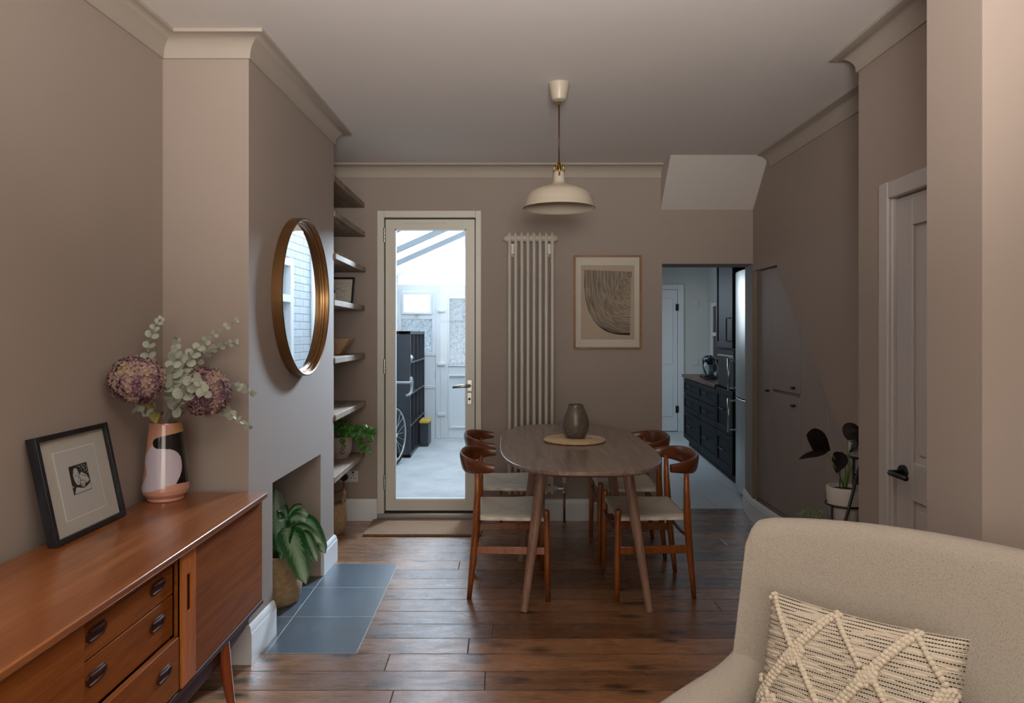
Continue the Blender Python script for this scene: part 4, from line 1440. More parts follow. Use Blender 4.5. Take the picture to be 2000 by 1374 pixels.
for x in (rx[0] + .021, rx[6] + .021, ):
    for z in (1.90, .31):
        bm = nb()
        box(bm, x - .008, x + .008, 4.95, YB, z, z + .012); box(bm, x - .009, x + .009, 4.952, 4.958, z - .04, z + .03); box(bm, x - .009, x + .009, YB - .006, YB, z - .05, z + .03)
        obj('bracket', bm, M['radiator'], ra)
vx = rx[-1] + .085
va = obj('valve', tube(nb(), [(vx, 4.967, .205), (vx, 4.967, .275)], [.011, .011], 12), M['chrome'], ra)
obj('valve_tail', tube(nb(), [(rx[-1] + .04, 4.967, zb + .035), (vx, 4.967, zb + .035)], .009, 10), M['chrome'], va)
obj('valve_head', lathe(nb(), [(0, 0), (.016, 0), (.019, .01), (.019, .045), (.015, .05), (.015, .085), (.011, .09), (0, .09)], (vx, 4.967, .275), 18), M['lampwhite'], va, smooth=True, auto=40)
obj('pipe', tube(nb(), [(vx, 4.967, 0), (vx, 4.967, .21)], .0075, 10), M['copper'], ra, smooth=True)
obj('pipe', tube(nb(), [(rx[0] - .06, 4.967, 0), (rx[0] - .06, 4.967, .235), (rx[0] - .035, 4.967, zb + .035)], .0075, 10), M['copper'], ra, smooth=True)

# ================================================================== FRAMED PRINT ON THE BACK WALL
fp = thing('framed_print', 'oak framed print of black curved lines on the back wall', 'picture', (.7225, YB, 1.53))
X0, X1, Z0, Z1 = .487, .958, 1.203, 1.858
bm = nb(); t = .012; y0 = YB - .024
for a in ((X0, X0 + t, Z0, Z1), (X1 - t, X1, Z0, Z1), (X0 + t, X1 - t, Z0, Z0 + t), (X0 + t, X1 - t, Z1 - t, Z1)):
    box(bm, a[0], a[1], y0, YB, a[2], a[3])
obj('frame', bm, M['oak'], fp, bevel=.002)
obj('mount', box(nb(), X0 + t, X1 - t, YB - .012, YB - .002, Z0 + t, Z1 - t), M['paper'], fp)
W, H = X1 - X0, Z1 - Z0
def uvp(u, v):   # photo crop fractions -> print plane
    return X0 + W * u, Z1 - H * v
pu0, pu1, pv0, pv1 = .105, .90, .105, .90
a, b = uvp(pu0, pv1); c2, d = uvp(pu1, pv0)
obj('print_paper', box(nb(), a, c2, YB - .0128, YB - .0119, b, d), M['paper2'], fp)
bm = nb()
xr_, yt_ = uvp(.855, .175)
nl = 58
for i in range(nl):
    s = i / (nl - 1)
    wv = (W * .695) * (1 - s) ** 1.02
    hv = H * .675 * (1 - s ** 1.35 * .93)
    ee = 2.0 / 2.7
    prev = None
    pts = []
    for k in range(29):
        th = pi / 2 * k / 28
        x = xr_ - wv * cos(th) ** ee + .0012 * noise.noise(Vector((s * 40, k * .2, 0)))
        z = yt_ - hv * sin(th) ** ee
        z += (.013 * (1 - (x - (xr_ - W * .695)) / (W * .695))) if k == 0 else 0
        x -= .018 * (yt_ - z) / (H * .675) * .6
        pts.append((x, z))
    for k in range(28):
        (xa, za), (xb, zb_) = pts[k], pts[k + 1]
        dx, dz = xb - xa, zb_ - za
        L = math.hypot(dx, dz)
        if L < 1e-5: continue
        hw = (.00125 + .0012 * noise.noise(Vector((i * 1.7, k * .31, 3.3)))) * (1.0 if i else 1.4)
        if hw < .0005: hw = .0005
        nx, nz = -dz / L * hw, dx / L * hw
        v = [bm.verts.new((xa + nx, YB - .0133, za + nz)), bm.verts.new((xb + nx, YB - .0133, zb_ + nz)), bm.verts.new((xb - nx, YB - .0133, zb_ - nz)), bm.verts.new((xa - nx, YB - .0133, za - nz))]
        bm.faces.new(v)
obj('printed_lines', bm, M['ink'], fp)
bm = nb()
xq, zq = uvp(.74, .925)
for k in range(9):
    box(bm, xq + k * .006, xq + k * .006 + .0042, YB - .0128, YB - .0119, zq, zq + .0012)
obj('caption', bm, M['ink'], fp)
obj('glazing', box(nb(), X0 + t, X1 - t, YB - .0175, YB - .0165, Z0 + t, Z1 - t), M['pglass'], fp)

# ================================================================== PENDANT LAMP
PX, PY = .258, 3.38
pe = thing('pendant_lamp', 'off-white metal pendant lamp hanging above the dining table', 'lamp', (PX, PY, CEIL))
obj('ceiling_cup', lathe(nb(), [(0, 2.405), (.012, 2.405), (.032, 2.412), (.038, 2.43), (.049, 2.484), (.049, CEIL), (0, CEIL)], (PX, PY, 0), 32), M['lampwhite'], pe, smooth=True, auto=50)
obj('cord_grip', tube(nb(), [(PX, PY, 2.388), (PX, PY, 2.408)], .007, 12), M['brass'], pe)
obj('cord', tube(nb(), [(PX, PY, 2.10), (PX, PY, 2.39)], .0035, 8), M['counter'], pe, smooth=True)
bm = nb()
tube(bm, [(PX, PY, 2.085), (PX, PY, 2.115)], [.012, .008], 12)
for s in range(3):
    a = 2 * pi * s / 3 + .5
    q = lambda r, z: (PX + r * cos(a), PY + r * sin(a), z)
    tube(bm, [q(.004, 2.11), q(.018, 2.108), q(.027, 2.095), q(.028, 2.05)], .004, 8)
obj('fitting', bm, M['brass'], pe, smooth=True)
S = 3.38 / 1400
prof = [(0, 2.073), (.024, 2.072), (.027, 2.066), (.028, 2.03), (.034, 2.018), (.06, 2.006), (.103, 1.994), (.135, 1.979), (.152, 1.961), (.160, 1.938), (.166, 1.912), (.172, 1.903), (.172, 1.9005),
        (.164, 1.908), (.157, 1.938), (.149, 1.959), (.132, 1.976), (.10, 1.991), (.05, 2.003), (.024, 2.012), (0, 2.012)]
obj('lamp_shade', lathe(nb(), prof, (PX, PY, 0), 64), M['lampwhite'], pe, smooth=True, auto=60)
obj('bulb', ball(nb(), (PX, PY, 1.965), .03, 16, 10), M['lampwhite'], pe, smooth=True)

# ================================================================== DINING TABLE
TX, TY = .367, 3.80
tbl = thing('dining_table', 'walnut dining table with rounded top and splayed round legs', 'table', (TX, TY, 0))
bm = nb()
def sup(a, b, n=3.0, k=96):
    out = []
    for i in range(k):
        t = 2 * pi * i / k
        c_, s_ = cos(t), sin(t)
        out.append((a * math.copysign(abs(c_) ** (2 / n), c_), b * math.copysign(abs(s_) ** (2 / n), s_)))
    return out
rings = []
for off, z in ((-.004, .730), (0, .727), (0, .716), (-.003, .712), (-.022, .703)):
    rings.append([bm.verts.new((TX + x, TY + y, z)) for x, y in sup(.39 + off, .802 + off)])
for A, B in zip(rings, rings[1:]):
    for k in range(96):
        bm.faces.new((A[k], A[(k + 1) % 96], B[(k + 1) % 96], B[k]))
bm.faces.new(rings[0]); bm.faces.new(rings[-1])
obj('tabletop', bm, M['walnut'], tbl, smooth=True, auto=25)
for sx in (-1, 1):
    for sy in (-1, 1):
        cx = TX + .022
        fy_, ty_ = (-.423, -.33) if sy < 0 else (.335, .27)
        f = Vector((cx + sx * .296, TY + fy_, 0)); t_ = Vector((cx + sx * .198, TY + ty_, .705))
        pts = [f.lerp(t_, k / 6) for k in range(7)]
        obj('leg', tube(nb(), pts, [.0175, .0185, .021, .0235, .0255, .027, .027], 16), M['walnutleg'], tbl, smooth=True, auto=50)
obj('apron', box(nb(), TX - .2, TX + .24, TY - .35, TY + .30, .672, .704), M['walnutleg'], tbl, bevel=.01)

# placemat and stoneware vase
VX, VY = .378, 3.86
pmt = thing('round_placemat', 'round braided straw placemat in the middle of the table', 'placemat', (VX, VY, .730))
bm = nb()
for k in range(11):
    r = .010 + .0148 * k
    n = max(14, int(r * 300))
    tube(bm, [(r * cos(2 * pi * j / n), r * sin(2 * pi * j / n), .0065 + .0016 * sin(j * 2.4 + k)) for j in range(n)], .0078, 6, closed=True)
bmesh.ops.translate(bm, verts=bm.verts, vec=(0, 0, .0032))
obj('braid', bm, M['jute'], pmt, smooth=True, local=True)
va_ = obj('stoneware_vase', lathe(nb(), [(0, 0), (.044, 0), (.052, .006), (.064, .03), (.072, .06), (.074, .078), (.070, .105), (.060, .138), (.048, .163), (.043, .174), (.043, .180), (.037, .180), (.038, .172), (.055, .135), (.066, .1), (.068, .07), (.05, .015), (0, .012)], (0, 0, 0), 56), M['stoneware'], smooth=True, auto=60)
va_.location = (VX + .005, VY, .7486)
tag(va_, 'dark speckled stoneware vase standing on the braided placemat', 'vase')

# ================================================================== CHAIRS
def make_chair(label, loc, rot):
    ch = thing('dining_chair', label, 'chair', (0, 0, 0), 0, 'elbow chairs around the dining table')
    for s in (-1, 1):
        obj('leg', tube(nb(), [(.195, .232 * s, 0), (.192, .23 * s, .2), (.188, .226 * s, .425), (.187, .226 * s, .442), (.187, .226 * s, .447)], [.0125, .0155, .0165, .0155, .010], 14), M['chair'], ch, smooth=True, local=True)
        obj('leg', tube(nb(), [(-.192, .198 * s, 0), (-.180, .203 * s, .12), (-.166, .209 * s, .26), (-.155, .214 * s, .40), (-.150, .218 * s, .52), (-.148, .222 * s, .64)], [.0115, .0145, .018, .0195, .016, .0115], 14), M['chair'], ch, smooth=True, local=True)
        bm = nb()
        zc, hh, tt = .247, .019, .008
        A = Vector((-.168, .208 * s, zc)); B = Vector((.192, .230 * s, zc))
        v = [bm.verts.new(p + Vector((0, dy * tt, dz * hh))) for p in (A, B) for dy, dz in ((-1, -1), (1, -1), (1, 1), (-1, 1))]
        for k in range(4):
            bm.faces.new((v[k], v[(k + 1) % 4], v[4 + (k + 1) % 4], v[4 + k]))
        bm.faces.new(v[:4]); bm.faces.new(v[4:])
        obj('side_stretcher', bm, M['chair'], ch, bevel=.003, local=True)
    for (x, z, wdt, bow) in ((.19, .335, .228, .0), (-.162, .315, .21, .0)):
        pts = [(x + bow * (1 - (k / 4 - 1) ** 2), wdt * (k / 4 - 1), z - .02 * (1 - (k / 4 - 1) ** 2)) for k in range(9)]
        obj('cross_stretcher', tube(nb(), pts, .009, 8), M['chairback'], ch, smooth=True, local=True)
    # back and arm rail
    bm = nb()
    P = []
    for k in range(29):
        t = k / 28 * 2 - 1
        a = t * pi / 2
        # U shape: arms then the curved back
        ex = 2 / 2.5
        y = .247 * math.copysign(abs(sin(a)) ** ex, a) if k not in (0, 28) else .247 * t
        x = -.065 - .168 * abs(cos(a)) ** ex
        P.append((x, y, abs(t)))
    rings = []
    for i, (x, y, t) in enumerate(P):
        p = Vector((x, y, 0)); q0 = P[max(i - 1, 0)]; q1 = P[min(i + 1, 28)]
        d = Vector((q1[0] - q0[0], q1[1] - q0[1], 0)).normalized()
        nrm = Vector((d.y, -d.x, 0))
        b = max(0, 1 - t ** 2.2)
        hh = .0195 + .026 * b
        tt = .0165 - .004 * b
        zc = .652 + .006 * b
        tilt = .18 * b
        ring = []
        for j in range(14):
            a = 2 * pi * j / 14
            ca = math.copysign(abs(cos(a)) ** .75, cos(a)); sa = math.copysign(abs(sin(a)) ** .75, sin(a))
            off = nrm * (tt * ca + -tilt * hh * sa * (1 if True else 0))
            ring.append(bm.verts.new(p + off + Vector((0, 0, zc + hh * sa))))
        rings.append(ring)
    for A, B in zip(rings, rings[1:]):
        for j in range(14):
            bm.faces.new((A[j], A[(j + 1) % 14], B[(j + 1) % 14], B[j]))
    bm.faces.new(rings[0]); bm.faces.new(rings[-1])
    obj('back_rail', bm, M['chairback'], ch, smooth=True, auto=50, local=True)
    # woven seat
    bm = nb()
    n = 20
    def seatp(i, j, under):
        u = i / n * 2 - 1; v_ = j / n * 2 - 1
        x = .015 + .178 * u
        hw = .222 + .012 * u
        y = hw * v_
        d = max(abs(u), abs(v_))
        z = .418 - .020 * (1 - v_ * v_) * (1 - .35 * abs(u)) + .012 * abs(v_) * 0
        z += .010 * (abs(u) ** 2) * (1 - v_ * v_)
        edge = max(0, (d - .86) / .14)
        z -= .010 * edge ** 2
        if under:
            z = .392 - .004 * (1 - edge)
            z = min(z, .392)
        return Vector((x, y, z))
    top = [[bm.verts.new(seatp(i, j, False)) for j in range(n + 1)] for i in range(n + 1)]
    bot = [[bm.verts.new(seatp(i, j, True)) for j in range(n + 1)] for i in range(n + 1)]
    for i in range(n):
        for j in range(n):
            bm.faces.new((top[i][j], top[i + 1][j], top[i + 1][j + 1], top[i][j + 1]))
            bm.faces.new((bot[i][j], bot[i][j + 1], bot[i + 1][j + 1], bot[i + 1][j]))
    bd = [(i, 0) for i in range(n)] + [(n, j) for j in range(n)] + [(i, n) for i in range(n, 0, -1)] + [(0, j) for j in range(n, 0, -1)]
    for k in range(len(bd)):
        a, b = bd[k], bd[(k + 1) % len(bd)]
        bm.faces.new((top[a[0]][a[1]], top[b[0]][b[1]], bot[b[0]][b[1]], bot[a[0]][a[1]]))
    obj('seat', bm, M['cord'], ch, smooth=True, auto=70, local=True)
    ch.location = loc
    ch.rotation_euler = (0, 0, rot)
    return ch
c1 = make_chair('teak elbow chair with cord seat on the garden door side, nearer the sideboard', (.018, 3.735, 0), 0)
dup(c1, (.002, 4.405, 0), R(1.5), 'teak elbow chair with cord seat on the garden door side, nearer the radiator')
dup(c1, (.746, 3.743, 0), R(180), 'teak elbow chair with cord seat on the kitchen side, nearer the armchair')
dup(c1, (.748, 4.376, 0), R(179), 'teak elbow chair with cord seat on the kitchen side, nearer the kitchen opening')

# ================================================================== SIDEBOARD
SBX = -.92; SB0, SB1 = .89, 2.79
TOPZ = .692
sd_ = thing('sideboard', 'long teak sideboard with drawers and sliding doors along the left wall', 'sideboard', (-1.14, 1.84, 0))
def xb(y): return xl(y) + .03
obj('top', prism(nb(), [(SBX, SB0), (SBX, SB1), (-1.335, SB1), (-1.38, SB0)], 'z', TOPZ - .02, TOPZ), M['teak'], sd_, bevel=.004)
bm = nb()
FX = SBX - .02
prism(bm, [(FX - .012, SB0 + .01), (FX - .012, SB1 - .01), (-1.33, SB1 - .01), (-1.375, SB0 + .01)], 'z', .262, .29)
box(bm, -1.33, FX - .001, SB1 - .028, SB1 - .006, .262, TOPZ - .02)
box(bm, -1.37, FX - .001, SB0 + .006, SB0 + .028, .262, TOPZ - .02)
box(bm, -1.32, FX - .03, 1.60, 1.618, .29, TOPZ - .02)
box(bm, -1.32, FX - .03, 2.062, 2.08, .29, TOPZ - .02)
box(bm, -1.335, -1.325, SB0 + .01, SB1 - .01, .29, TOPZ - .02)
box(bm, FX - .03, FX - .012, 1.618, 2.062, .645, TOPZ - .02)
obj('carcass', bm, M['teakfront'], sd_)
obj('front_edge', box(nb(), FX - .014, FX + .004, SB0 + .004, SB1 - .004, .262, .278), M['teakdark'], sd_, bevel=.003)
def sdoor(y0, y1, strip):
    d = obj('sliding_door', box(nb(), FX - .018, FX - .0, y0, y1, .279, TOPZ - .021), M['teakfront'], sd_, bevel=.001)
    s0, s1 = (y0, y0 + .095) if strip == 'lo' else (y1 - .095, y1)
    bm = nb()
    c_ = (s0 + s1) / 2
    # strip with a cut-out pull slot
    z0, z1 = .280, TOPZ - .022
    q0, q1 = .49, .60
    hw = .014
    box(bm, FX - .006, FX + .006, s0, c_ - hw, z0, z1)
    box(bm, FX - .006, FX + .006, c_ + hw, s1, z0, z1)
    box(bm, FX - .006, FX + .006, c_ - hw, c_ + hw, z0, q0)
    box(bm, FX - .006, FX + .006, c_ - hw, c_ + hw, q1, z1)
    st = obj('pull_strip', bm, M['teaklight'], d)
    obj('pull_slot', box(nb(), FX - .002, FX + .0015, c_ - hw, c_ + hw, q0, q1), M['teakdark'], st)
sdoor(2.077, SB1 - .03, 'lo'); sdoor(SB0 + .03, 1.605, 'lo')
def drawer(z0, z1, out=0):
    d = obj('drawer', box(nb(), FX - .030 + out, FX - .012 + out, 1.62, 2.058, z0 + .002, z1 - .002), M['teakfront'], sd_, bevel=.0015)
    if out:
        bm = nb()
        box(bm, FX - .3, FX - .03 + out, 1.64, 1.652, z0 + .01, z1 - .02); box(bm, FX - .3, FX - .03 + out, 2.028, 2.04, z0 + .01, z1 - .02)
        obj('drawer_sides', bm, M['teakfront'], d)
    zc = (z0 + z1) / 2 + .012
    for y in (1.672, 1.966):
        xx = FX - .012 + out
        pts = [(xx + .001, y - .04 + .012, zc - .014), (xx + .001, y + .04 - .012, zc - .014), (xx + .001, y + .04, zc - .004), (xx + .001, y + .04, zc + .004), (xx + .001, y + .04 - .012, zc + .014), (xx + .001, y - .04 + .012, zc + .014), (xx + .001, y - .04, zc + .004), (xx + .001, y - .04, zc - .004)]
        bm = nb()
        tube(bm, pts, .003, 6, closed=True)
        prism(bm, [(y - .036, zc - .012), (y + .036, zc - .012), (y + .036, zc + .012), (y - .036, zc + .012)], 'x', xx - .001, xx + .0008)
        tube(bm, [(xx + .002, y - .03, zc + .008), (xx + .006, y, zc + .009), (xx + .002, y + .03, zc + .008)], .0045, 6)
        obj('recessed_pull', bm, M['teakdark'], d, smooth=True, auto=40)
drawer(.562, .645); drawer(.442, .562); drawer(.285, .440, .018)
bm = nb()
prism(bm, [(SB0 + .2, .262), (SB0 + .26, .215), (1.2, .19), (2.45, .19), (SB1 - .13, .215), (SB1 - .02, .262)], 'x', FX - .045, FX - .02)
obj('apron', bm, M['teakdark'], sd_, bevel=.004)
for y, ys in ((2.44, 2.47), (1.2, 1.17)):
    for xq, xs in ((-.962, -.935), (-1.30, -1.315)):
        obj('leg', tube(nb(), [(xs, ys, 0), ((xq + xs) / 2, (y + ys) / 2, .12), (xq, y, .264)], [.011, .018, .024], 14), M['teakleg'], sd_, smooth=True, auto=50)

# leaning framed linocut on the sideboard
lf = thing('framed_linocut', 'black box-framed linocut of two faces leaning on the sideboard', 'picture', (-1.29, 2.25, TOPZ))
FW_, FH_ = .377, .322
base = Vector((-1.283, 2.249, TOPZ + .0022))
tilt = R(12)
# local: x along +Y world (right in the picture), y into the wall, z up
LM = Matrix.Translation(base) @ Matrix.Rotation(R(90) , 4, 'Z') @ Matrix.Rotation(-tilt, 4, 'X')
def put(b):
    bmesh.ops.transform(b, matrix=LM, verts=b.verts)
    return b
def frame_l2(w, h, t, d):
    b = nb()
    box(b, -w / 2, -w / 2 + t, 0, d, 0, h); box(b, w / 2 - t, w / 2, 0, d, 0, h)
    box(b, -w / 2 + t, w / 2 - t, 0, d, 0, t); box(b, -w / 2 + t, w / 2 - t, 0, d, h - t, h)
    return b
obj('frame', put(frame_l2(FW_, FH_, .016, .030)), M['blackwood'], lf, bevel=.0015)
obj('backing', put(box(nb(), -.175, .175, .024, .029, .012, FH_ - .012)), M['mat'], lf)
obj('mount', put(box(nb(), -.174, .174, .014, .016, .014, FH_ - .014)), M['mat'], lf)
b = nb()
mw_, mh_ = .105, .10
box(b, -mw_ - .002, -mw_, .0128, .0141, .055, .265); box(b, mw_, mw_ + .002, .0128, .0141, .055, .265)
box(b, -mw_, mw_, .0128, .0141, .263, .265); box(b, -mw_, mw_, .0128, .0141, .055, .057)
obj('mount_bevel', put(b), M['upvc'], lf)
b = nb()
box(b, -mw_, mw_, .0130, .0139, .057, .263)
obj('paper', put(b), M['paper3'], lf)
q0 = .048
zc = .168
def poly2(b, pts, y):
    vs_ = [b.verts.new((x, y, zc + z)) for x, z in pts]
    b.faces.new(vs_)
def scl(pts, s=q0 / 50): return [(x * s * 1.0, z * s) for x, z in pts]
b = nb(); poly2(b, scl([(-50, -46), (50, -46), (50, 46), (-50, 46)]), .0125)
obj('printed_block', put(b), M['ink'], lf)
b = nb()
ell = lambda cx, cz, rx_, rz_, rot=0, n=24: scl([(cx + rx_ * cos(2 * pi * k / n) * cos(rot) - rz_ * sin(2 * pi * k / n) * sin(rot), cz + rx_ * cos(2 * pi * k / n) * sin(rot) + rz_ * sin(2 * pi * k / n) * cos(rot)) for k in range(n)])
poly2(b, ell(-18, 10, 17, 30, .15), .0122)
poly2(b, scl([(-2, 8), (10, 20), (34, 6), (46, -14), (30, -22), (10, -8), (2, -2)]), .0121)
poly2(b, ell(8, -14, 14, 16, -.2), .01205)
poly2(b, scl([(-44, -44), (-30, -24), (6, -34), (30, -30), (48, -22), (48, -44)]), .0122)
for k, (sx_, sz_) in enumerate(((-4, 40), (8, 38), (20, 41), (34, 38), (44, 32), (28, 30), (14, 28), (40, 22), (46, 12), (30, 20), (22, 34), (-46, -20))):
    poly2(b, ell(sx_, sz_, 1.8 + (k % 3) * .7, 2.2 + (k % 2), .3, 8), .0122)
obj('carved_lights', put(b), M['paper3'], lf)
b = nb()
for cx, cz, rot in ((-22, 12, .1), (-8, 18, .1), (6, -8, -.1), (14, -10, -.1)):
    poly2(b, ell(cx, cz, 3.6, 1.5, rot, 10), .0118)
for pts in ([(-30, 34), (-20, 38), (-8, 34), (-4, 22)], [(-34, 20), (-30, 34), (-22, 40)], [(-10, 12), (-6, 4), (-10, 0)], [(-16, -8), (-10, -10)], [(4, -20), (10, -22), (14, -20)], [(-2, -2), (-4, -16), (4, -28)], [(22, -12), (20, -26), (34, -18)], [(10, 10), (20, 6), (30, 0)], [(-44, -28), (-38, -10), (-36, 10)]):
    tube(b, [(x * q0 / 50, .0119, zc + z * q0 / 50) for x, z in pts], .0009, 5)
obj('ink_details', put(b), M['ink'], lf)
obj('glazing', put(box(nb(), -.174, .174, .008, .0088, .014, FH_ - .014)), M['pglass'], lf)

# painted vase
PV = Vector((-1.262, 2.672, TOPZ))
pv = thing('painted_vase', 'tall glossy vase painted pink, black and lilac on the sideboard', 'vase', PV)
prof = [(.0, .0), (.060, 0), (.064, .004), (.064, .013), (.070, .018), (.078, .028), (.0815, .042), (.0812, .055)]
for k in range(1, 170):
    t = k / 170
    prof.append((.081 + (.0572 - .081) * t, .055 + (.285 - .055) * t))
prof += [(.057, .285), (.056, .288), (.053, .288), (.052, .28), (.06, .1), (.05, .03), (0, .025)]
fine = []
for (r0_, h0_), (r1_, h1_) in zip(prof, prof[1:]):
    k_ = max(1, int(max(abs(h1_ - h0_), abs(r1_ - r0_)) / .0014)) if .012 < h1_ < .06 and r1_ > .055 else 1
    fine += [(r0_ + (r1_ - r0_) * q / k_, h0_ + (h1_ - h0_) * q / k_) for q in range(k_)]
fine.append(prof[-1])
bm = nb(); lathe(bm, fine, PV, 420)
f = Vector((PV.x, PV.y)).normalized()
rgt = Vector((f.y, -f.x))
def inpoly(x, y, poly):
    r = False
    for i in range(len(poly)):
        x0, y0 = poly[i]; x1, y1 = poly[i - 1]
        if (y0 > y) != (y1 > y) and x < (x1 - x0) * (y - y0) / (y1 - y0) + x0:
            r = not r
    return r
BLK = [(830, 330), (700, 315), (560, 335), (410, 365), (365, 395), (350, 440), (365, 490), (405, 512), (480, 515), (570, 525), (625, 552), (662, 590), (690, 640), (702, 700), (706, 770), (698, 830), (680, 890), (635, 975), (640, 985), (720, 984), (830, 1005)]
LIL = [(345, 470), (365, 490), (405, 512), (480, 515), (570, 525), (625, 552), (662, 590), (690, 640), (702, 700), (706, 770), (698, 830), (680, 890), (635, 975), (630, 982), (520, 1003), (400, 1040), (222, 1095), (222, 1050), (228, 1005), (258, 935), (280, 860), (279, 800), (262, 720), (258, 640), (275, 585), (300, 545)]
OCH = [(600, 185), (760, 185), (780, 330), (560, 330), (600, 270), (612, 230)]
OCH2 = [(200, 740), (262, 720), (279, 800), (280, 860), (258, 935), (230, 990), (190, 990)]
bm.faces.ensure_lookup_table()
for fc in bm.faces:
    cc = fc.calc_center_median()
    o2 = Vector((cc.x - PV.x, cc.y - PV.y))
    if o2.length < .045: continue
    u = o2.dot(rgt) / o2.length
    fr_ = -o2.dot(f)
    zz = cc.z - PV.z
    if fr_ < 0:
        continue
    yy = 190 + (1 - zz / .288) * 1035 - 0
    hw = 213 + (yy - 190) * .089
    xx = 510 + u * hw
    if inpoly(xx, yy, BLK): fc.material_index = 1
    elif inpoly(xx, yy, LIL): fc.material_index = 2
    elif inpoly(xx, yy, OCH) or inpoly(xx, yy, OCH2): fc.material_index = 3
obj('vase_body', bm, [M['vpink'], M['vblack'], M['vlilac'], M['vochre']], pv, smooth=True, auto=60)

# bouquet ------------------------------------------------------------
mouth = PV + Vector((0, 0, .285))
def eucalyptus(label, pts, n, r0, r1, start=.25, seed=0):
    rnd = random.Random(seed)
    ps = [Vector(p) for p in pts]
    # smooth polyline
    path = []
    for i in range(len(ps) - 1):
        p0 = ps[max(i - 1, 0)]; p1 = ps[i]; p2 = ps[i + 1]; p3 = ps[min(i + 2, len(ps) - 1)]
        for k in range(10):
            t = k / 10
            path.append(.5 * ((2 * p1) + (p2 - p0) * t + (2 * p0 - 5 * p1 + 4 * p2 - p3) * t * t + (3 * p1 - p0 - 3 * p2 + p3) * t ** 3))
    path.append(ps[-1])
    e = thing('eucalyptus_stem', label, 'dried stem', path[0], 0, 'dried eucalyptus stems in the painted vase')
    m_ = len(path)
    obj('stem', tube(nb(), path, [.0026 - .0016 * k / m_ for k in range(m_)], 6), M['eucastem'], e, smooth=True)
    bm = nb()
    for k in range(n):
        t = start + (1 - start) * k / (n - 1)
        i = min(int(t * (m_ - 1)), m_ - 2)
        p = path[i].lerp(path[i + 1], t * (m_ - 1) - i)
        d = (path[i + 1] - path[i]).normalized()
        r = (r0 + (r1 - r0) * (k / (n - 1))) * rnd.uniform(.85, 1.15)
        ang = (k % 2) * pi / 2 + rnd.uniform(-.4, .4)
        x_ = d.cross(Vector((0, 1, .2))).normalized(); y_ = d.cross(x_)
        for s in (-1, 1):
            o_ = (x_ * cos(ang) + y_ * sin(ang)) * s
            al = (o_ + d * rnd.uniform(.3, .8)).normalized()
            nr = (Vector((rnd.uniform(-.5, .6), -1, rnd.uniform(-.1, .7))) + d * .2).normalized()
            nr = (nr - al * nr.dot(al))
            if nr.length < .2: nr = d.cross(al)
            disc_leaf(bm, p + al * r * .95, nr, al, r, r * .92, 11, .12)
    for v in bm.verts:
        if v.co.y > 2.845 and v.co.x < -1.0: v.co.y = 2.845
        lim = xl(v.co.y) + .004
        if v.co.x < lim: v.co.x = lim
    obj('leaves', bm, M['euca'], e, smooth=True)
    return e
vb = PV + Vector((0, 0, .03))
def inside(dx, dy): return PV + Vector((dx, dy, .06))
eucalyptus('upright eucalyptus stem rising behind the left hydrangea', [inside(.01, 0), mouth + Vector((-.02, -.01, 0)), at(297, 740, 2.64), at(290, 685, 2.64), at(300, 645, 2.64), at(314, 624, 2.64)], 13, .019, .007, .45, 1)
eucalyptus('longest eucalyptus stem reaching up towards the mirror', [inside(-.02, 0), mouth + Vector((.01, 0, 0)), at(345, 745, 2.62), at(370, 700, 2.64), at(410, 660, 2.68), at(468, 622, 2.72)], 20, .024, .005, .35, 2)
eucalyptus('short greyish eucalyptus stem just below the longest one', [inside(-.02, .01), mouth + Vector((.01, .02, 0)), at(350, 760, 2.72), at(390, 700, 2.76), at(425, 678, 2.78), at(462, 668, 2.78)], 15, .018, .006, .4, 3)
eucalyptus('dense central eucalyptus stem between the two hydrangeas', [inside(0, -.02), mouth + Vector((.0, -.01, 0)), at(340, 780, 2.60), at(336, 730, 2.58), at(342, 690, 2.60), at(346, 664, 2.62)], 14, .025, .010, .38, 4)
eucalyptus('eucalyptus stem poking out right past the corner', [inside(-.03, 0), mouth + Vector((.02, .01, 0)), at(390, 775, 2.70), at(440, 752, 2.74), at(470, 757, 2.74), at(495, 770, 2.74)], 14, .018, .008, .30, 5)
eucalyptus('drooping eucalyptus stem hanging down to the right', [inside(-.03, .01), mouth + Vector((.025, 0, .005)), at(385, 800, 2.68), at(430, 800, 2.72), at(458, 815, 2.74), at(487, 834, 2.74)], 12, .016, .009, .42, 6)
eucalyptus('broad-leaved eucalyptus sprig lying over the right hydrangea', [inside(-.01, -.02), mouth + Vector((.015, -.02, 0)), at(352, 785, 2.56), at(368, 755, 2.53), at(385, 745, 2.51), at(398, 768, 2.49)], 10, .022, .014, .3, 7)
eucalyptus('short eucalyptus sprig drooping left under the left hydrangea', [inside(.02, -.02), mouth + Vector((-.02, -.03, .0)), at(308, 812, 2.57), at(290, 800, 2.55), at(280, 803, 2.54), at(268, 798, 2.54)], 5, .016, .012, .55, 8)

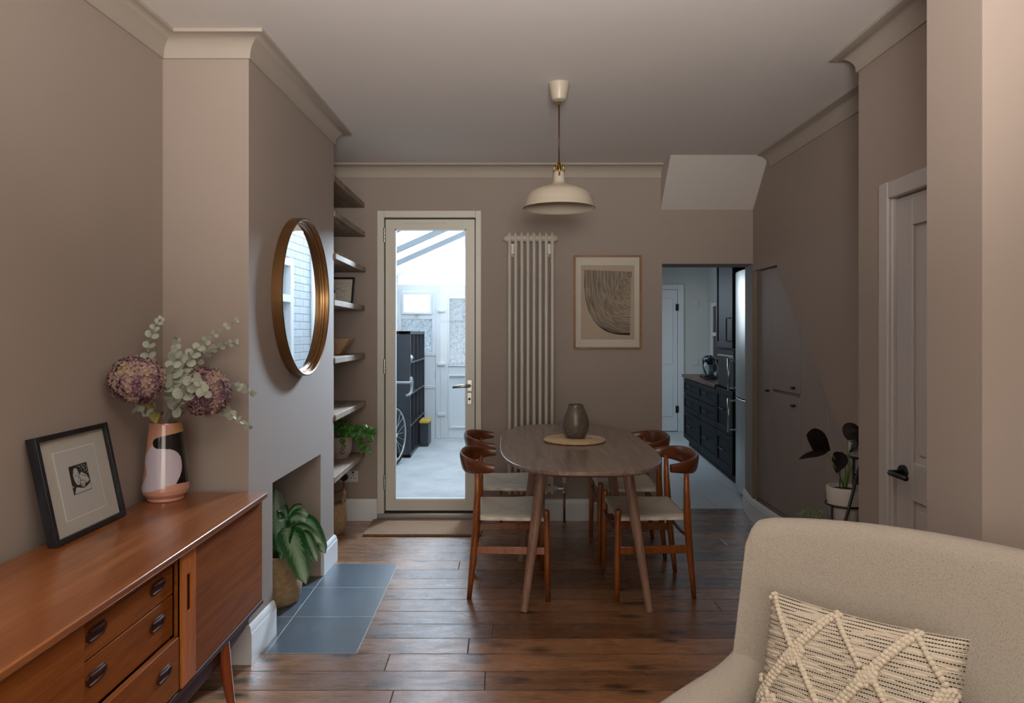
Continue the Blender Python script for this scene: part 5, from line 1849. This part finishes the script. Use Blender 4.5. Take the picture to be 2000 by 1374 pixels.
def hydrangea(label, c, r, sq, stem_pts, leafs, seed):
    rnd = random.Random(seed)
    hy_ = thing('dried_hydrangea', label, 'dried flower', stem_pts[0], 0, 'dried hydrangea heads in the painted vase')
    obj('stem', tube(nb(), stem_pts, .0035, 8), M['olive'], hy_, smooth=True)
    bm = nb()
    ball(bm, c, r * .80, 20, 14, sq)
    n = 330
    for k in range(n):
        z = 1 - 2 * (k + .5) / n
        ph = k * pi * (3 - math.sqrt(5))
        rr = math.sqrt(1 - z * z)
        d = Vector((rr * cos(ph), rr * sin(ph), z))
        if d.y > .75: continue
        p = Vector(c) + Vector((d.x * sq[0], d.y * sq[1], d.z * sq[2])) * r * rnd.uniform(.84, 1.0)
        t1 = d.cross(Vector((0, 0, 1)) if abs(d.z) < .9 else Vector((1, 0, 0))).normalized(); t2 = d.cross(t1)
        a0 = rnd.uniform(0, pi)
        s = rnd.uniform(.011, .015)
        for q in range(4):
            a = a0 + q * pi / 2
            o_ = t1 * cos(a) + t2 * sin(a)
            si = t1 * -sin(a) + t2 * cos(a)
            e = rnd.uniform(.1, .7)
            b0 = bm.verts.new(p)
            b1 = bm.verts.new(p + o_ * s * .55 + si * s * .5 + d * s * e * .3)
            b2 = bm.verts.new(p + o_ * s * 1.05 + d * s * e)
            b3 = bm.verts.new(p + o_ * s * .55 - si * s * .5 + d * s * e * .3)
            bm.faces.new((b0, b1, b2, b3))
    for v in bm.verts:
        lim = xl(v.co.y) + .003
        if v.co.x < lim: v.co.x = lim
        if v.co.y > 2.84: v.co.y = 2.84
    obj('flower_head', bm, M['hyd'], hy_)
    if leafs:
        bm = nb()
        for l in leafs:
            leaf(bm, *l, nl=8, nw=4, fold=.25, wavy=.25)
        obj('leaf', bm, M['olive'], hy_, smooth=True)
hydrangea('mauve dried hydrangea head nearest the left wall', at(267, 743, 2.47), .094, (1, .8, .88), [inside(.02, -.01), mouth + Vector((-.01, -.03, 0)), at(300, 795, 2.55), at(280, 765, 2.5)],
          [(at(318, 812, 2.57), at(300, 800, 2.53), at(305, 830, 2.50), .05, Vector((1, .2, .3))), (at(300, 800, 2.53), at(285, 785, 2.5), at(266, 788, 2.5), .022, Vector((.3, .3, 1))), (at(297, 770, 2.52), at(290, 780, 2.5), at(290, 800, 2.5), .014, Vector((1, 0, 0)))], 11)
hydrangea('mauve dried hydrangea head on the mirror side of the bouquet', at(402, 766, 2.62), .088, (1, .8, 1.02), [inside(-.02, 0), mouth + Vector((.02, -.01, 0)), at(360, 805, 2.63), at(385, 785, 2.62)], None, 12)

# ================================================================== FIREPLACE PLANT
BC = Vector((-1.108, 3.5, .002))
bp = thing('seagrass_basket', 'round woven seagrass basket standing in the fireplace opening', 'basket', BC)
prof = [(0, 0), (.095, 0), (.108, .02), (.116, .07), (.119, .115), (.114, .12), (.1155, .13), (.113, .18), (.108, .235), (.106, .24), (.098, .24), (.10, .235), (.104, .18), (.107, .07), (.09, .02), (0, .012)]
obj('weave', lathe(nb(), prof, (0, 0, 0), 64), M['basket'], bp, smooth=True, local=True)
ag = thing('leafy_houseplant', 'variegated leafy green houseplant growing out of the seagrass basket', 'houseplant', BC + Vector((0, 0, .16)))
obj('soil', lathe(nb(), [(0, 0), (.1, 0), (.1, .012), (0, .016)], BC + Vector((0, 0, .18)), 24), M['soil'], ag)
bm = nb(); bs = nb()
base = BC + Vector((0, 0, .19))
LV = [  # knee, tip, width, side
    (at(536, 1000, 3.56), at(540, 955, 3.60), .085, (.9, .3, 0)),
    (at(541, 1003, 3.50), at(552, 1086, 3.33), .115, (.95, .4, 0)),
    (at(566, 1022, 3.42), at(548, 1097, 3.34), .085, (.9, -.2, .4)),
    (at(566, 1030, 3.40), at(598, 1142, 3.24), .122, (1, .3, .2)),
    (at(585, 1024, 3.46), at(629, 1062, 3.44), .060, (.2, .4, .9)),
    (at(600, 1005, 3.55), at(636, 1083, 3.47), .082, (.8, .35, .55)),
    (at(598, 1035, 3.42), at(620, 1098, 3.38), .055, (.9, .2, .35)),
    (at(572, 990, 3.62), at(592, 990, 3.66), .040, (.1, .5, .8)),
    (at(578, 1000, 3.55), at(604, 1008, 3.56), .060, (.05, .5, .8)),
    (at(575, 1005, 3.50), at(598, 1020, 3.50), .055, (.1, .3, .9)),
    (at(552, 985, 3.56), at(561, 1012, 3.50), .055, (.6, .2, .6)),
    (at(590, 1040, 3.55), at(612, 1100, 3.52), .060, (.9, .3, .2)),
    (at(528, 1000, 3.60), at(522, 1050, 3.48), .09, (.9, .4, .1)),
]
for i, (k, t_, wd, sdv) in enumerate(LV):
    a = base + Vector((random.uniform(-.03, .03), random.uniform(-.03, .03), 0))
    j = a.lerp(k, .62) + Vector((0, 0, .03))
    tube(bs, [a, a.lerp(j, .5) + Vector((0, 0, .015)), j], [.006, .0055, .004], 6)
    k2 = k * 1.25 - (j + t_) * .125
    leaf(bm, j, k2, t_, wd, Vector(sdv), 16, 8, .12, .06, .42, peak=.54)
for v in list(bm.verts) + list(bs.verts):
    if v.co.x < -1.325: v.co.x = -1.325
    if yo1 - .006 < v.co.y: v.co.y = yo1 - .006
    if v.co.y < yo0 + .008 and v.co.x < xc(yo0): v.co.y = yo0 + .008
obj('leaves', bm, M['agla'], ag, smooth=True)
obj('stems', bs, M['stemgreen'], ag, smooth=True)

# ================================================================== PLANT STAND ON THE RIGHT
ps = thing('plant_stand', 'black wire plant stand holding white pots by the cupboard', 'plant stand', (1.55, 3.25, 0))
PT = [(Vector((1.545, 3.25, .452)), .080, .165), (Vector((1.652, 3.28, .676)), .072, .137), (Vector((1.395, 3.27, .30)), .062, .12)]
for (c, r, hgt) in PT:
    bm = nb()
    n = 36
    zr = c.z + hgt * .52
    tube(bm, [(c.x + (r + .004) * cos(2 * pi * k / n), c.y + (r + .004) * sin(2 * pi * k / n), zr) for k in range(n)], .005, 6, closed=True)
    for k in range(3):
        a = 2 * pi * k / 3 + (-.6)
        tube(bm, [(c.x + (r + .006) * cos(a), c.y + (r + .006) * sin(a), zr), (c.x + (r + .008) * cos(a), c.y + (r + .008) * sin(a), 0.0)], .006, 6)
        tube(bm, [(c.x, c.y, c.z - .006), (c.x + (r + .006) * cos(a), c.y + (r + .006) * sin(a), c.z - .006)], .005, 6)
    obj('pot_ring', bm, M['black'], ps, smooth=True)
obj('leg', tube(nb(), [at(1595, 1231, 3.155), at(1692, 862, 3.155)], .0065, 8), M['black'], ps, smooth=True)
def pot(c, r, hgt, label, name):
    p = thing(name, label, 'potted plant', c)
    prof = [(0, 0), (r * .55, 0), (r * .75, hgt * .12), (r * .93, hgt * .5), (r, hgt * .95), (r * .97, hgt), (r * .86, hgt), (r * .85, hgt * .9), (0, hgt * .86)]
    obj('pot', lathe(nb(), prof, c, 36), M['whitepot'], p, smooth=True, auto=50)
    obj('soil', lathe(nb(), [(0, hgt * .87), (r * .84, hgt * .87), (r * .84, hgt * .9), (0, hgt * .92)], c, 20), M['soil'], p)
    return p
p1 = pot(*PT[0], 'dark maroon leaved plant in the large white pot on the stand', 'potted_dark_plant')
bm = nb(); bs = nb()
c = PT[0][0] + Vector((0, 0, .145))
for (k, t_, wd, sdv) in ((at(1622, 880, 3.2), at(1575, 850, 3.12), .105, (.2, .2, 1)), (at(1615, 885, 3.15), at(1560, 898, 3.05), .032, (0, .6, .5)), (at(1645, 884, 3.24), at(1633, 925, 3.18), .07, (1, .1, .1)), (at(1655, 860, 3.25), at(1680, 838, 3.25), .10, (.4, .3, .9)), (at(1660, 880, 3.26), at(1678, 870, 3.2), .09, (.5, 0, .9))):
    j = k
    tube(bs, [c + Vector((random.uniform(-.02, .02), random.uniform(-.02, .02), 0)), c.lerp(j, .5) + Vector((.01, 0, 0)), j], [.003, .003, .0025], 6)
    leaf(bm, j, (j + t_) / 2 + Vector((0, 0, .02)), t_, wd, Vector(sdv), 10, 4, .2, .08, .8)
tube(bs, [c, at(1668, 900, 3.25)], .003, 6); tube(bs, [c, at(1658, 905, 3.22)], .003, 6)
for v in list(bm.verts) + list(bs.verts):
    if v.co.x > 1.74: v.co.x = 1.74
obj('leaves', bm, M['darkleaf'], p1, smooth=True)
obj('stems', bs, M['stemgreen'], p1, smooth=True)
p2 = pot(*PT[1], 'white pot high on the wire stand half hidden by the wall corner', 'potted_trailing_plant')
bm = nb()
c = PT[1][0] + Vector((0, 0, .12))
for k in range(6):
    a = k * 1.05
    leaf(bm, c, c + Vector((.03 * cos(a), .03 * sin(a), .05)), c + Vector((.065 * cos(a), .065 * sin(a), .03)), .045, None, 8, 4, .2)
obj('leaves', bm, M['darkleaf'], p2, smooth=True)
p3 = pot(*PT[2], 'small pale green seedling plant just above the armchair back', 'potted_seedling')
bm = nb(); bs = nb()
c = PT[2][0] + Vector((0, 0, .10))
for k in range(9):
    a = k * .75
    hgt = .05 + .015 * (k % 3)
    e = c + Vector((.035 * cos(a), .035 * sin(a), hgt + .02))
    tube(bs, [c, c.lerp(e, .6) + Vector((0, 0, .012)), e], .0018, 5)
    for q in range(3):
        b_ = a + (q - 1) * 1.1
        leaf(bm, e, e + Vector((.014 * cos(b_), .014 * sin(b_), .008)), e + Vector((.028 * cos(b_), .028 * sin(b_), -.004)), .014, None, 5, 2, .2)
obj('leaves', bm, M['small_green'], p3, smooth=True)
obj('stems', bs, M['small_green'], p3, smooth=True)

# ================================================================== ARMCHAIR AND CUSHION
AO = Vector((.618, 1.742, 0))
AD = Vector((-.742, -.670, 0))     # forward
AU = Vector((.670, -.742, 0))      # to the sitter's left, i.e. right in the photo
def ap(t, s, z): return AO + AU * t + AD * s + Vector((0, 0, z))
ac = thing('armchair', 'beige flecked upholstered armchair with curved back in the near corner', 'armchair', ap(.42, .3, 0))
AW = .84
def topz(t):
    u = (t - AW / 2) / (AW / 2)
    return .893 - .030 * u * u
bm = nb()
nt_ = 26
rings = []
for i in range(nt_ + 1):
    t = AW * (.5 - .5 * cos(pi * i / nt_))
    z1 = topz(t)
    u = abs((t - AW / 2) / (AW / 2))
    dist = min(t, AW - t)
    if dist < .022:
        z1 -= .022 - math.sqrt(max(0, .022 ** 2 - (.022 - dist) ** 2))
    wrap = .05 * u ** 3
    fr_ = lambda z: .155 - .155 * ((z - .30) / .58) ** .8 + wrap if z > .3 else .155 + wrap
    ring = []
    zs = [.24, .30, .38, .46, .54, .62, .70, .78, z1 - .035]
    for z in zs:
        ring.append((fr_(min(z, .88)), z))
    ring += [(-.005 + wrap, z1 - .012), (-.025 + wrap, z1), (-.06 + wrap, z1 - .002), (-.085 + wrap, z1 - .02), (-.095 + wrap, z1 - .06), (-.07 + wrap, .55), (-.02 + wrap, .24)]
    rings.append([bm.verts.new(ap(t, s, z)) for s, z in ring])
k = len(rings[0])
for A, B in zip(rings, rings[1:]):
    for j in range(k):
        bm.faces.new((A[j], A[(j + 1) % k], B[(j + 1) % k], B[j]))
bm.faces.new(rings[0]); bm.faces.new(rings[-1])
backo = obj('backrest', bm, M['linen'], ac, smooth=True, bevel=.012, bseg=3)
bm = nb()
ball(bm, ap(.345, .085, .665), .016, 14, 8, (1, 1, 1))
obj('button', bm, M['linen'], backo, smooth=True)
for side in (0, 1):
    bm = nb()
    rings = []
    for i in range(19):
        s = -.02 + .60 * i / 18
        zt_ = .552 + .075 * max(0, 1 - (s + .02) / .20) ** 1.8 + .012 * max(0, 1 - s / .35) - .05 * max(0, (s - .34) / .24) ** 2
        wd = .105
        t0 = -.012 - .01 * sin(pi * i / 18)
        prof = [(0.012, .24), (0.0, .30), (-.004, zt_ - .035), (.006, zt_ - .012), (.022, zt_ - .001), (.045, zt_), (wd - .03, zt_ - .012), (wd - .006, zt_ - .035), (wd, zt_ - .075), (wd + .01, .30), (wd + .01, .24)]
        ring = []
        for a_, z in prof:
            t = t0 + a_ if side == 0 else AW - (t0 + a_)
            ring.append(bm.verts.new(ap(t, s, z)))
        rings.append(ring)
    k = len(rings[0])
    for A, B in zip(rings, rings[1:]):
        for j in range(k):
            bm.faces.new((A[j], A[(j + 1) % k], B[(j + 1) % k], B[j]))
    bm.faces.new(rings[0]); bm.faces.new(rings[-1])
    obj('armrest', bm, M['linen'], ac, smooth=True, bevel=.012, bseg=3)
bm = nb()
def abox(bm, t0, t1, s0, s1, z0, z1):
    v = [bm.verts.new(ap(t, s, z)) for t in (t0, t1) for s in (s0, s1) for z in (z0, z1)]
    for f_ in ((0, 1, 3, 2), (4, 6, 7, 5), (0, 4, 5, 1), (2, 3, 7, 6), (0, 2, 6, 4), (1, 5, 7, 3)):
        bm.faces.new([v[i] for i in f_])
abox(bm, .09, AW - .09, .12, .64, .30, .43)
obj('seat_cushion', bm, M['linen'], ac, bevel=.03, bseg=4)
bm = nb(); abox(bm, .0, AW, .0, .58, .20, .30)
obj('base', bm, M['linen'], ac, bevel=.01)
for t in (.06, AW - .06):
    for s in (.04, .54):
        obj('leg', tube(nb(), [ap(t, s, 0), ap(t, s, .21)], [.014, .02], 12), M['chair'], ac, smooth=True)

# cushion
cu_ = thing('knitted_cushion', 'cream knitted cushion with black dashes and raised bobbles on the armchair', 'cushion', ap(.32, .2, .43))
CW, CH = .378, .345
cc = ap(.300, .197, .590)
tl = R(20)
ux = (AU + Vector((0, 0, .035))).normalized()
uz = (Vector((0, 0, 1)) * cos(tl) - AD * sin(tl))
uz = (uz - ux * uz.dot(ux)).normalized()
un = ux.cross(uz)
if un.dot(AD) < 0: un = -un
def cpt(u, v, side):
    # u,v in -1..1 ; pinched corners
    e = (1 - u ** 4) * (1 - v ** 4)
    x = u * CW / 2 * (1 - .05 * (1 - v * v) * abs(u) ** 2 * 0 - .045 * (1 - v * v) * u * u)
    z = v * CH / 2 * (1 - .055 * (1 - u * u) * v * v)
    d = .058 * max(e, 0) ** .55
    return cc + ux * x + uz * z + un * (d * side)
bm = nb(); uvl = bm.loops.layers.uv.verify()
n = 40
for side in (1, -1):
    g = [[bm.verts.new(cpt(i / n * 2 - 1, j / n * 2 - 1, side)) for j in range(n + 1)] for i in range(n + 1)]
    for i in range(n):
        for j in range(n):
            q = [(i, j), (i + 1, j), (i + 1, j + 1), (i, j + 1)]
            f_ = bm.faces.new([g[a][b] for a, b in q])
            for l, (a, b) in zip(f_.loops, q):
                l[uvl].uv = (a / n, b / n)
bmesh.ops.remove_doubles(bm, verts=bm.verts, dist=.0004)
# raised bobbles in diamonds (same cover)
def bobble(u, v, r=.0068):
    if abs(u) > .985 or abs(v) > .985: return
    p = cpt(u, v, 1) + un * .002
    ball(bm, p, r * random.uniform(.88, 1.08), 8, 6, (1, 1, .9), 1)
per = .62
step = .044
def lines(off, rows, slope=1):
    k = -1.0
    while k <= 1.0:
        yield k
        k += step
for off in (-1.6, -.82, -.04, .74, 1.52):
    v = -1.0
    while v < 1.0:
        u = off + v * .62
        bobble(u, v); bobble(u + .045, v - .012)
        v += step
for off in (-1.55, -.83, -.05, .73):
    for (ua, va, ub, vb_) in ((off + .62, .98, off + 1.0, .42), (off + .30, .42, off + .62, -.08), (off + .0, -.1, off + .3, -.6)):
        m_ = 13
        for q in range(m_):
            bobble(ua + (ub - ua) * q / m_ * 1.0, va + (vb_ - va) * q / m_)
for cu0, cv0 in ((-.52, .36), (.22, .36), (-.78, -.26), (-.08, -.26), (.62, -.26), (.9, .36)):
    for a in range(-2, 3):
        for b_ in range(-2, 3):
            if abs(a) + abs(b_) <= 3:
                bobble(cu0 + a * .036 + b_ * .012, cv0 + b_ * .046 + a * .01, .0066)
obj('cover', bm, [M['knit'], M['bobble']], cu_, smooth=True)
